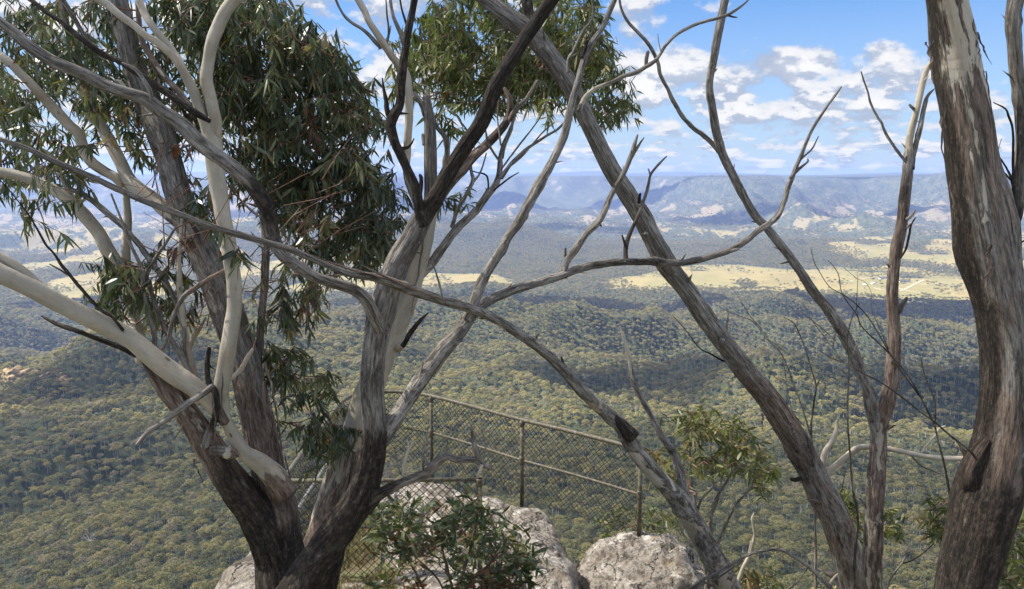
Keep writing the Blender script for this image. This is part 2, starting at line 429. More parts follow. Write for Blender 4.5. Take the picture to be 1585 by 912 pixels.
for i in sel:
    o = bpy.data.objects.new('gum_tree', tree_meshes[int(ti[i])])
    o.location = (tx[i], ty[i], tz[i]); o.rotation_euler = (0, 0, tr_[i]); o.scale = (ts[i],)*3
    if int(ti[i]) not in seen:
        seen.add(int(ti[i])); o['first'] = 1; first[int(ti[i])] = o
        (protos.objects.link(o))
    else: C.objects.link(o)
    if int(ti[i]) == 7: tag(o, 'grey bare-branched gum tree among the green crowns far below', 'tree', 'bare grey trees in the valley forest')
    elif ppx[i] < 700: tag(o, 'grey-green rounded gum tree crown in the valley forest below the leftmost limbs', 'tree', 'gum trees of the valley forest, left')
    else: tag(o, 'grey-green rounded gum tree crown in the valley forest right of the rocks', 'tree', 'gum trees of the valley forest, right')
    nind += 1
for o in first.values(): del o['first']
# alphabetical order in the collection decides the instance index
names = sorted([(o.name, kk) for kk, o in first.items()])
lut = np.zeros(8, int)
for pos_, (_, kk) in enumerate(names): lut[kk] = pos_
rest = ~near
fm = bpy.data.meshes.new('forest'); nfor = int(rest.sum())
fm.vertices.add(nfor); fm.vertices.foreach_set('co', np.stack([tx[rest], ty[rest], tz[rest]], -1).ravel())
for nm, typ, arr in (('pick', 'INT', lut[ti[rest]]), ('spin', 'FLOAT', tr_[rest]), ('size', 'FLOAT', ts[rest])):
    a = fm.attributes.new(nm, typ, 'POINT'); a.data.foreach_set('value', arr.astype(np.int32 if typ == 'INT' else np.float32))
fo = bpy.data.objects.new('forest', fm); C.objects.link(fo)
tag(fo, 'olive grey gum forest covering the valley floor and foothills', 'forest', kind='stuff')
ng = bpy.data.node_groups.new('forest_instances', 'GeometryNodeTree')
ng.interface.new_socket('Geometry', in_out='INPUT', socket_type='NodeSocketGeometry')
ng.interface.new_socket('Geometry', in_out='OUTPUT', socket_type='NodeSocketGeometry')
gn = NT(ng); gi = gn.new('NodeGroupInput'); go = gn.new('NodeGroupOutput')
ci = gn.new('GeometryNodeCollectionInfo', transform_space='ORIGINAL'); ci.inputs[0].default_value = protos
ci.inputs['Separate Children'].default_value = True; ci.inputs['Reset Children'].default_value = True
def na_(name, typ):
    n = gn.new('GeometryNodeInputNamedAttribute', data_type=typ); n.inputs['Name'].default_value = name
    return [o for o in n.outputs if o.enabled and o.name == 'Attribute'][0]
ip = gn.new('GeometryNodeInstanceOnPoints')
ip.inputs['Pick Instance'].default_value = True
gn.l.new(gi.outputs[0], ip.inputs['Points']); gn.l.new(ci.outputs[0], ip.inputs['Instance'])
gn.l.new(na_('pick', 'INT'), ip.inputs['Instance Index'])
gn.l.new(gn.comb(0.0, 0.0, na_('spin', 'FLOAT')), ip.inputs['Rotation'])
gn.l.new(na_('size', 'FLOAT'), ip.inputs['Scale'])
gn.l.new(ip.outputs[0], go.inputs[0])
md = fo.modifiers.new('instances', 'NODES'); md.node_group = ng
print('trees', len(tx), 'individual', nind)

# ------------------------------------------------------------------ air
def box_mesh(x0, x1, y0, y1, z0, z1):
    V = [(x, y, z) for z in (z0, z1) for y in (y0, y1) for x in (x0, x1)]
    F = [(0, 2, 3, 1), (4, 5, 7, 6), (0, 1, 5, 4), (2, 6, 7, 3), (0, 4, 6, 2), (1, 3, 7, 5)]
    return V, F
V, F = box_mesh(-21500, 21500, -900, 21500, float(Z.min())-1, max(float(Z.max()), 8)+6)
m, t, out = new_mat('air')
pv = t.new('ShaderNodeVolumePrincipled'); pv.inputs['Color'].default_value = (0.36, 0.50, 0.98, 1)
pv.inputs['Density'].default_value = 5.8e-5; pv.inputs['Anisotropy'].default_value = 0.2
t.l.new(pv.outputs[0], out.inputs['Volume'])
hz = mesh_obj('haze', V, F, m, smooth=False); tag(hz, 'thin blue haze filling the valley air', 'haze', kind='stuff')

# ------------------------------------------------------------------ clouds overhead that shade parts of the valley
m, t, out = new_mat('cloud'); 
cpos = t.new('ShaderNodeNewGeometry').outputs['Position']
ca = t.rng(t.math('ADD', t.noise(cpos, 0.0035, 6, .62), t.math('MULTIPLY', t.attr('body'), 0.55)), 0.62, 0.80)
ca = t.math('MULTIPLY', ca, t.attr('thick')); df = t.new('ShaderNodeBsdfDiffuse'); df.inputs[0].default_value = (.85, .85, .86, 1)
tp = t.new('ShaderNodeBsdfTransparent'); mx = t.new('ShaderNodeMixShader')
t.put(mx.inputs[0], ca); t.l.new(tp.outputs[0], mx.inputs[1]); t.l.new(df.outputs[0], mx.inputs[2]); t.l.new(mx.outputs[0], out.inputs[0])
M_cloud = m
def cloud(gx, gy, gz, rx, ry, alt, label, seed, thick=0.75):
    """a flattened heap of cloud standing between the sun and ground point (gx,gy,gz)"""
    k = (alt - gz)/sun_vec.z; c = np.array([gx+sun_vec.x*k, gy+sun_vec.y*k, alt])
    n = 48; V = []; F = []; B = []
    for j in range(n+1):
        th = math.pi*j/n
        for i in range(2*n):
            ph = math.pi*i/n
            V.append((math.sin(th)*math.cos(ph), math.sin(th)*math.sin(ph), math.cos(th)))
    V = np.array(V); nn = fbm(V[:, 0]*1.7+seed, V[:, 1]*1.7, V[:, 2]*1.7, 4)
    s = 1+.55*nn; hz_ = min(rx, ry)*.32
    W = V*s[:, None]; W[:, 2] = np.where(W[:, 2] < 0, W[:, 2]*.35, W[:, 2])
    B = 1-np.abs(V[:, 2])*0 - (1-np.abs(V[:, 2]))*1.0
    W = W*np.array([rx, ry, hz_]) + c
    for j in range(n):
        for i in range(2*n):
            a = j*2*n+i; b = j*2*n+(i+1) % (2*n)
            F.append((a, a+2*n, b+2*n, b))
    o = mesh_obj('cloud', W, F, M_cloud, attrs={'body': ('FLOAT', B), 'thick': ('FLOAT', B*0+thick)})
    tag(o, label, 'cloud'); return o
CLOUDS = [(0, 8, -3, 330, 150, 1150, .38, 'cloud straight above the lookout, shading the cliff top'),
          (-120, 640, -260, 1500, 210, 1400, .34, 'broad cloud over the near forest'),
          (900, 1230, -300, 1000, 230, 1400, .58, 'cloud over the forest right of the lookout'),
          (-560, 1000, -300, 420, 120, 1400, .42, 'small cloud over the forest left of the lookout'),
          (700, 2560, -440, 1500, 210, 1700, .66, 'long thin cloud over the dark forest before the paddocks'),
          (-1700, 2650, -440, 600, 130, 1700, .6, 'small cloud over the dark forest at the left'),
          (-200, 5900, -400, 1300, 350, 3000, .5, 'cloud over the wooded middle hills'),
          (2700, 6900, -350, 1500, 330, 3300, .85, 'cloud over the right foothills'),
          (1900, 9900, -200, 1300, 700, 4600, .95, 'cloud over the right end of the escarpment'),
          (-900, 9700, -200, 1500, 800, 4600, .95, 'cloud over the middle of the escarpment'),
          (5200, 9300, -200, 1500, 500, 4700, .9, 'cloud over the far right of the escarpment'),
          (-3400, 7800, -300, 1200, 350, 4600, .9, 'cloud over the far left hills')]
for i, cdef in enumerate(CLOUDS): cloud(*cdef[:6], cdef[7], seed=i*3.7, thick=cdef[6])
# ================================================================== cliff top
def bark_mat():
    m, t, out = new_mat('bark')
    p = t.attr('bk', 'Vector')
    ps = t.vmath('MULTIPLY', p, (1, 1, 0.10)); pb = t.vmath('MULTIPLY', p, (1, 1, 0.35)); pw = t.vmath('MULTIPLY', p, (1, 1, 0.22))
    streak = t.noise(ps, 60, 7, 0.68, 0.3); fine = t.noise(ps, 190, 4, 0.7); blot = t.noise(pb, 10, 5, 0.6); edge = t.noise(pw, 16, 6, 0.62, 0.4)
    sf = t.math('ADD', t.math('MULTIPLY', streak, 0.6), t.math('MULTIPLY', fine, 0.4))
    lich = t.noise(t.vmath('MULTIPLY', p, (1, 1, .5)), 38, 5, .7); speck = t.noise(t.vmath('MULTIPLY', p, (1, 1, .7)), 150, 3, .7)
    grey = t.ramp(sf, [(0.34, (0.022, 0.019, 0.016)), (0.44, (0.12, 0.105, 0.09)), (0.53, (0.32, 0.29, 0.26)), (0.66, (0.58, 0.54, 0.49))])
    grey = t.mix(t.rng(blot, 0.42, 0.70, 0, 0.55), grey, (0.09, 0.078, 0.068))
    grey = t.mix(t.rng(lich, 0.58, 0.68, 0, 0.6), grey, (0.50, 0.48, 0.43)); grey = t.mix(t.rng(speck, 0.60, 0.68, 0, .6), grey, (0.05, 0.042, 0.035))
    red = t.ramp(sf, [(0.33, (0.014, 0.010, 0.008)), (0.43, (0.075, 0.046, 0.034)), (0.52, (0.19, 0.115, 0.08)), (0.60, (0.36, 0.25, 0.18)), (0.70, (0.62, 0.48, 0.33))])
    red = t.mix(t.rng(lich, 0.58, 0.66, 0, 0.5), red, (0.26, 0.10, 0.045))
    ck = t.noise(t.vmath('MULTIPLY', p, (1, 1, .45)), 70, 5, .75, .6)
    char_ = t.ramp(t.math('ADD', t.math('MULTIPLY', sf, .5), t.math('MULTIPLY', ck, .5)), [(0.36, (0.007, 0.006, 0.006)), (0.48, (0.026, 0.021, 0.018)), (0.56, (0.075, 0.058, 0.046)), (0.64, (0.20, 0.175, 0.15)), (0.74, (0.36, .33, .30))])
    pale = t.ramp(blot, [(0.30, (0.26, 0.215, 0.16)), (0.44, (0.43, 0.365, 0.28)), (0.60, (0.52, 0.465, 0.38)), (0.78, (0.33, 0.31, 0.25))])
    pale = t.mix(t.rng(t.noise(pb, 3.2, 5, .65), .44, .62, 0, .7), pale, (0.27, 0.255, 0.21)); pale = t.mix(t.rng(t.noise(pb, 24, 5, .7, 1.0), .55, .66, 0, .5), pale, (.36, .27, .18)); pale = t.mix(t.rng(t.noise(p, 75, 3, .6), .64, .70, 0, .6), pale, (.12, .085, .06))
    pale = t.mix(t.rng(fine, 0.60, 0.80, 0, 0.45), pale, (0.22, 0.17, 0.12))
    vor = t.new('ShaderNodeTexVoronoi'); t.put(vor.inputs['Vector'], t.vmath('MULTIPLY', p, (1, 1, 0.55))); vor.inputs['Scale'].default_value = 13
    vr = t.sep(vor.outputs['Color'])[0]
    spot = t.math('MULTIPLY', t.rng(vor.outputs['Distance'], 0.16, 0.07), t.rng(vr, 0.80, 0.86))
    pale = t.mix(t.math('MULTIPLY', spot, 0.85), pale, (0.035, 0.022, 0.015))
    e = t.math('MULTIPLY', t.math('SUBTRACT', edge, 0.5), 1.7)
    mp = t.rng(t.math('ADD', t.attr('pale'), e), 0.46, 0.54)
    mr = t.rng(t.math('ADD', t.math('ADD', t.attr('red'), t.math('MULTIPLY', e, -1.1)), t.math('MULTIPLY', t.math('SUBTRACT', streak, .5), 1.2)), 0.38, 0.66, 0, .9)
    mc = t.rng(t.math('ADD', t.math('ADD', t.attr('char'), t.math('MULTIPLY', t.math('SUBTRACT', t.noise(pw, 9, 7, .68, .8), 0.5), 1.9)), t.math('MULTIPLY', t.math('SUBTRACT', sf, .5), 1.8)), 0.40, 0.66, 0, .96)
    red = t.mix(0.32, red, grey); col = t.mix(mr, grey, red); col = t.mix(mp, col, pale); col = t.mix(mc, col, char_)
    soft = t.math('SUBTRACT', 1.0, t.math('MULTIPLY', mp, t.math('SUBTRACT', 1.0, mc)))
    h = t.math('MULTIPLY', sf, t.math('MULTIPLY_ADD', soft, 0.9, 0.10))
    h = t.math('ADD', h, t.math('MULTIPLY', mp, t.math('MULTIPLY', -0.10, t.math('SUBTRACT', 1.0, mc))))
    h = t.math('ADD', h, t.math('MULTIPLY', t.rng(t.noise(t.vmath('MULTIPLY', p, (.35, .35, 1.6)), 26, 3, .5), .3, .7), .03))
    principled(t, out, col, t.math('MULTIPLY_ADD', soft, 0.2, 0.68), 0.2, bump(t, h, 1.0, 0.030))
    return m
M_bark = bark_mat()
eyev = Vector((0, 0, EYE))
_lenseed = [0.0]
def resample(pts, step_px=6):
    """Catmull-Rom through the control points; each is (Vector, radius, tones...)"""
    out = []
    n = len(pts)
    for i in range(n-1):
        p0 = pts[max(i-1, 0)]; p1 = pts[i]; p2 = pts[i+1]; p3 = pts[min(i+2, n-1)]
        L = (p2[0]-p1[0]).length; r = max((p1[1]+p2[1])/2, 0.003)
        k = max(2, min(16, int(L/(r*0.7)) + 1))
        for j in range(k):
            t = j/k; t2 = t*t; t3 = t2*t
            def cr(a, b, c, d): return 0.5*((2*b)+(c-a)*t+(2*a-5*b+4*c-d)*t2+(3*b-a-3*c+d)*t3)
            pos = Vector([cr(p0[0][q], p1[0][q], p2[0][q], p3[0][q]) for q in range(3)])
            out.append((pos, p1[1]+(p2[1]-p1[1])*(t*t*(3-2*t)), [a+(b-a)*t for a, b in zip(p1[2], p2[2])]))
    out.append(pts[-1]); return out
def stem(name, ctrl, Y=None, parent=None, tone=(0, 0, 0), rough=1.0, snag=0, side=0.0, ret=False):
    """ctrl: (px, py, width px, depth[, (char, pale, red)]) - a limb; depth None runs evenly between Y[0] and Y[1]"""
    n = len(ctrl); P0 = []; tn = tone
    seg = [0.0]
    for a, b in zip(ctrl[:-1], ctrl[1:]): seg.append(seg[-1] + math.hypot(a[0]-b[0], a[1]-b[1]))
    rr = random.Random(int(ctrl[0][0]*7+ctrl[-1][1]*13))
    ex = [(0.0 if i == 0 else seg[i], c[3]) for i, c in enumerate(ctrl) if len(c) > 3 and isinstance(c[3], (int, float))]
    wsc = SCRUB[0]
    for i, c in enumerate(ctrl):
        c = (c[0], c[1], c[2]*wsc) + tuple(c[3:])
        if ex: yd_ = float(np.interp(seg[i], [e[0] for e in ex], [e[1] for e in ex]))
        else: yd_ = Y
        yy = (Y[0] + (Y[1]-Y[0])*seg[i]/seg[-1]) if isinstance(Y, tuple) else yd_
        if len(c) > 3 and isinstance(c[3], (int, float)): yy = c[3]
        for q in c[3:]:
            if isinstance(q, tuple): tn = q
        pt = P(c[0], c[1], yy); dep = (pt-eyev).dot(_f)
        pt.y += rr.uniform(-.35, .35)*min(c[2], 9)*(1 if c[2] < 26 else .3)/FPX*dep
        P0.append((pt, c[2]*.94/2/FPX*dep, list(tn)))
    S = resample(P0)
    wmax = max(c[2] for c in ctrl)*wsc
    ns = 44 if wmax > 50 else 30 if wmax > 26 else 18 if wmax > 13 else 10 if wmax > 6 else 6
    _lenseed[0] += 3.37; off = _lenseed[0]
    cum = 0; C_ = []; Rr = []; T = []; Ls = []
    for i, (p, r, t_) in enumerate(S):
        if i: cum += (p-S[i-1][0]).length
        C_.append(p); Rr.append(r); T.append(t_); Ls.append(cum)
    C_ = np.array([tuple(p) for p in C_]); Rr = np.array(Rr); Ls = np.array(Ls); T = np.array(T)
    # crooked centre line
    amp = Rr*0.22*min(1.0, 16.0/wmax)
    for q in range(3): C_[:, q] += amp*fbm(Ls/(Rr.mean()*9)+off*(q+1), off, q*5.0, 3)
    # frames
    d = np.gradient(C_, axis=0); d /= np.linalg.norm(d, axis=1)[:, None]+1e-12
    s = np.cross(d[0], [0, 1, 0.01]); s /= np.linalg.norm(s); fr = []
    for i in range(len(C_)):
        s = s - d[i]*s.dot(d[i]); s = s/np.linalg.norm(s); fr.append((s, np.cross(d[i], s)))
    ph = np.linspace(0, 2*math.pi, ns, endpoint=False); cp, sp_ = np.cos(ph), np.sin(ph)
    PH_c, L2 = np.meshgrid(cp, Ls); PH_s, _ = np.meshgrid(sp_, Ls)
    R2 = Rr[:, None]; rm = float(Rr.mean())
    big = fbm(PH_c*0.9+off, PH_s*0.9, L2/(rm*7), 3)*(1.0 if wmax < 26 else .6 if wmax < 60 else .30)
    rid = 0.5-np.abs(fbm(PH_c*3.2+off, PH_s*3.2+4, L2/(rm*9+.02), 3))*2
    fin = fbm(PH_c*7+off, PH_s*7, L2/(rm*3+.01), 2)
    soft = 1-0.85*np.clip(T[:, 1:2]-T[:, 0:1]*.5, 0, 1)
    knot = 0
    for _ in range(int(Ls[-1]/(rm*11)) if wmax > 9 and not name.startswith('st') else 0):
        kl = rr.uniform(.05, .95)*Ls[-1]; ka = rr.uniform(0, 6.28); ks = rr.uniform(.8, 1.6)*rm
        dc = (PH_c-math.cos(ka))**2 + (PH_s-math.sin(ka))**2
        g_ = np.exp(-dc/.35)*np.exp(-((L2-kl)/ks)**2); knot = knot + rr.uniform(.12, .34)*g_ - .25*np.exp(-dc/.05)*np.exp(-((L2-kl)/(ks*.3))**2)*(rr.random() < .5)
    R3 = R2*(1 + knot + 0.20*big + rough*soft*(0.13*rid + 0.075*fin))
    V = C_[:, None, :] + R3[..., None]*(np.array([f[0] for f in fr])[:, None, :]*cp[None, :, None] + np.array([f[1] for f in fr])[:, None, :]*sp_[None, :, None])
    nrmx = (V - C_[:, None, :])[..., 0]/(R3+1e-9)
    m_ = len(C_); Vf = V.reshape(-1, 3)
    bk = np.stack([PH_c*rm*1.0+off, PH_s*rm*1.0, L2], -1).reshape(-1, 3)
    I = np.arange(m_*ns).reshape(m_, ns); I2 = np.roll(I, -1, 1)
    F = np.stack([I[:-1], I2[:-1], I2[1:], I[1:]], -1).reshape(-1, 4).tolist()
    Vl = [Vf]; bkl = [bk]; tl = [np.repeat(T, ns, 0)]
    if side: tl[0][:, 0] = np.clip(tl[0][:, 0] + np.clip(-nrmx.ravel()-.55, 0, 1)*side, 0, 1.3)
    base = m_*ns
    for end in (0, m_-1):
        tip = C_[end] + d[end]*(Rr[end]*(0.9 if end else -.4))
        Vl.append(tip[None]); bkl.append(bk[end*ns][None]); tl.append(T[end][None])
        for k in range(ns):
            a, b = int(I[end, k]), int(I[end, (k+1) % ns])
            F.append((a, b, base) if end else (b, a, base))
        base += 1
    if wmax > 9 and wmax < 60 and float(T[:, 1].mean()) < .5 and not name.startswith('st'):
        for _ in range(int(seg[-1]/75)):
            i_ = rr.randrange(2, m_-2); an = rr.uniform(0, 6.28); rad = fr[i_][0]*math.cos(an)+fr[i_][1]*math.sin(an)
            dr_ = rad*.8 + d[i_]*rr.uniform(.3, 1.2); dr_ /= np.linalg.norm(dr_); L_ = Rr[i_]*rr.uniform(1.2, 3.0); w_ = Rr[i_]*rr.uniform(.12, .28)
            e1 = C_[i_]+rad*Rr[i_]*.6; u_ = np.cross(dr_, rad+.01); u_ /= np.linalg.norm(u_)+1e-9; v_ = np.cross(dr_, u_)
            mid_ = e1+dr_*L_*.6+u_*w_*.4
            q4 = [e1+u_*w_*1.5, e1+v_*w_*1.5, e1-u_*w_*1.5, e1-v_*w_*1.5, mid_+u_*w_, mid_+v_*w_, mid_-u_*w_, mid_-v_*w_, e1+dr_*L_*1.25]
            Vl.append(np.array(q4)); bkl.append(np.array([[off+_, j*.01, j*.02] for j in range(9)])); tl.append(np.repeat(T[i_][None], 9, 0))
            for j in range(4): F += [(base+j, base+(j+1) % 4, base+4+(j+1) % 4, base+4+j), (base+4+j, base+4+(j+1) % 4, base+8)]
            base += 9
    if snag:
        for k in range(snag):
            an = rr.uniform(0, 6.28); r0 = Rr[-1]*rr.uniform(.2, .85); e = C_[-1]-d[-1]*Rr[-1]*1.5
            o0 = e + (fr[-1][0]*math.cos(an)+fr[-1][1]*math.sin(an))*r0
            tipp = o0 + d[-1]*Rr[-1]*rr.uniform(2.2, 6.0) + (fr[-1][0]*math.cos(an))*r0*.5
            w_ = Rr[-1]*rr.uniform(.12, .35)
            q4 = [o0+fr[-1][0]*w_, o0+fr[-1][1]*w_, o0-fr[-1][0]*w_, o0-fr[-1][1]*w_*.6, tipp]
            Vl.append(np.array(q4)); bkl.append(np.array([[off+k, 0, z] for z in (0, 0, 0, 0, .4)])); tl.append(np.repeat(T[-1][None], 5, 0))
            for j in range(4): F.append((base+j, base+(j+1) % 4, base+4))
            base += 5
    Vl = np.concatenate(Vl); bkl = np.concatenate(bkl); tl = np.concatenate(tl)
    o = mesh_obj(name, Vl, F, M_bark, parent, attrs={'bk': ('FLOAT_VECTOR', bkl), 'char': ('FLOAT', tl[:, 0]), 'pale': ('FLOAT', tl[:, 1]), 'red': ('FLOAT', tl[:, 2])})
    o['_n'] = 0; del o['_n']
    NODES.setdefault(parent_root(o).name, []).extend([(Vector(c), float(r)) for c, r in zip(C_[::3], Rr[::3])])
    return o
NODES = {}
SCRUB = [1.0]
def parent_root(o):
    while o.parent is not None: o = o.parent
    return o
def strips(parent, items, name='bark_strip'):
    """hanging ribbons of shed bark: (px, py, Y, dx px, dy px, width px)"""
    rr = random.Random(len(items)*31+int(items[0][0]))
    for (px, py, Y, ddx, ddy, wd) in items:
        V = []; F = []; BK = []
        a = P(px, py, Y); b = P(px+ddx, py+ddy, Y-.03); sc = Y/FPX; n = 9
        side_ = Vector((1, rr.uniform(-.8, .8), 0)).normalized(); bow = rr.uniform(-.06, .06)*(b-a).length; b0 = len(V); tw = rr.uniform(-1.5, 1.5)
        for i in range(n+1):
            t = i/n; c = a.lerp(b, t) + Vector((bow*math.sin(t*3.1)+rr.gauss(0, .3)*wd*sc, -bow*math.sin(t*3.1)+rr.gauss(0, .3)*wd*sc, 0))
            w_ = wd*sc*.5*(1-.75*t**2); sd = Matrix.Rotation(tw*t, 3, 'Z') @ side_
            V += [c-sd*w_, c+Vector((0, -w_*.4, 0)), c+sd*w_]; BK += [(i*.02+j*.01, px*.1, t*(b-a).length) for j in range(3)]
            if i: F += [(b0+3*i-3, b0+3*i-2, b0+3*i+1, b0+3*i), (b0+3*i-2, b0+3*i-1, b0+3*i+2, b0+3*i+1)]
        nV = len(V)
        mesh_obj(name, [tuple(v) for v in V], F, M_bark, parent, attrs={'bk': ('FLOAT_VECTOR', np.array(BK)), 'char': ('FLOAT', np.full(nV, .15)), 'pale': ('FLOAT', np.full(nV, .3)), 'red': ('FLOAT', np.full(nV, .8))})

# ---- leaves
def leaf_mat(name, stops, rough=0.42, transl=0.22):
    m, t, out = new_mat(name)
    k = t.math('ADD', t.attr('tint'), t.math('MULTIPLY', t.math('SUBTRACT', t.noise(t.new('ShaderNodeNewGeometry').outputs['Position'], 2.3, 2), .5), .5), clamp=True)
    col = t.ramp(k, stops)
    col = t.mix(t.attr('young'), col, (0.15, 0.045, 0.025))
    b = t.new('ShaderNodeBsdfPrincipled'); t.put(b.inputs['Base Color'], col); b.inputs['Roughness'].default_value = rough
    b.inputs['Specular IOR Level'].default_value = 0.5
    tr = t.new('ShaderNodeBsdfTranslucent'); t.put(tr.inputs[0], t.mix(1.0, col, (1.3, 1.5, .7), 'MULTIPLY'))
    mx = t.new('ShaderNodeMixShader'); mx.inputs[0].default_value = transl
    t.l.new(b.outputs[0], mx.inputs[1]); t.l.new(tr.outputs[0], mx.inputs[2]); t.l.new(mx.outputs[0], out.inputs[0])
    return m
M_leaf = leaf_mat('gum_leaf', [(0.0, (0.034, 0.046, 0.024)), (0.35, (0.075, 0.095, 0.046)), (0.6, (0.135, 0.15, 0.073)), (0.82, (0.24, 0.23, 0.11)), (1.0, (0.36, 0.24, 0.13))], 0.34)
M_leaf_olive = leaf_mat('olive_leaf', [(0.0, (0.05, 0.062, 0.022)), (0.4, (0.10, 0.12, 0.04)), (0.7, (0.17, 0.18, 0.065)), (0.9, (0.27, 0.25, 0.11)), (1.0, (0.30, 0.19, 0.09))], 0.45, 0.3)
M_leaf_shrub = leaf_mat('shrub_leaf', [(0.0, (0.032, 0.05, 0.024)), (0.4, (0.06, 0.085, 0.036)), (0.75, (0.11, 0.135, 0.055)), (1.0, (0.20, 0.19, 0.085))], 0.4, 0.22)
m, t, out = new_mat('twig'); principled(t, out, t.ramp(t.noise(t.new('ShaderNodeTexCoord').outputs['Object'], 9, 3), [(0.35, (0.07, 0.035, 0.025)), (0.55, (0.19, 0.09, 0.06)), (0.7, (0.30, 0.24, 0.19))]), 0.7, 0.3); M_twig = m
def build_leaves(name, B, Dr, Ln, Wd, tint, young, mat, parent):
    """one mesh of sickle shaped leaves: base points, directions, lengths, widths"""
    N = len(B); Dr = Dr/np.linalg.norm(Dr, axis=1)[:, None]
    rnd = rng.normal(size=(N, 3)); S = np.cross(Dr, rnd); S /= np.linalg.norm(S, axis=1)[:, None]; U = np.cross(S, Dr)
    ts_ = np.array([0, .10, .30, .55, .80, 1.0]); ws_ = np.array([.10, .45, .95, 1.0, .55, .02])
    curve = rng.uniform(-.24, .24, N); droop = rng.uniform(-.05, .35, N)
    V = np.zeros((N, 6, 2, 3))
    for i, (t, w_) in enumerate(zip(ts_, ws_)):
        c = B + Dr*(Ln*t)[:, None] + S*(curve*Ln*t*t)[:, None] + np.array([0, 0, -1.0])*(droop*Ln*t*t)[:, None]
        for j, sg in enumerate((-1, 1)): V[:, i, j] = c + S*(sg*w_*Wd*.5)[:, None] + U*(abs(w_)*Wd*.12*(1 if j else -1))[:, None]
    I = (np.arange(N)*12)[:, None]; F = []
    for i in range(5): F.append(I + np.array([2*i, 2*i+1, 2*i+3, 2*i+2])[None])
    F = np.concatenate(F)
    me = bpy.data.meshes.new(name); rt = parent_root(parent)
    me.vertices.add(N*12); me.vertices.foreach_set('co', (V.reshape(-1, 3)-np.array(rt.location)).ravel())
    me.loops.add(F.size); me.loops.foreach_set('vertex_index', F.ravel().astype(np.int32))
    me.polygons.add(len(F)); me.polygons.foreach_set('loop_start', np.arange(0, F.size, 4, dtype=np.int32)); me.update(calc_edges=True)
    me.polygons.foreach_set('use_smooth', np.ones(len(F), dtype=bool))
    for nm, arr in (('tint', tint), ('young', young)):
        a = me.attributes.new(nm, 'FLOAT', 'POINT'); a.data.foreach_set('value', np.repeat(arr, 12).astype(np.float32))
    me.materials.append(mat); o = bpy.data.objects.new(name, me); C.objects.link(o); o.parent = parent
    return o
def inside(poly, x, y):
    c = False; j = len(poly)-1
    for i in range(len(poly)):
        xi, yi = poly[i]; xj, yj = poly[j]
        if (yi > y) != (yj > y) and x < (xj-xi)*(y-yi)/(yj-yi)+xi: c = not c
        j = i
    return c
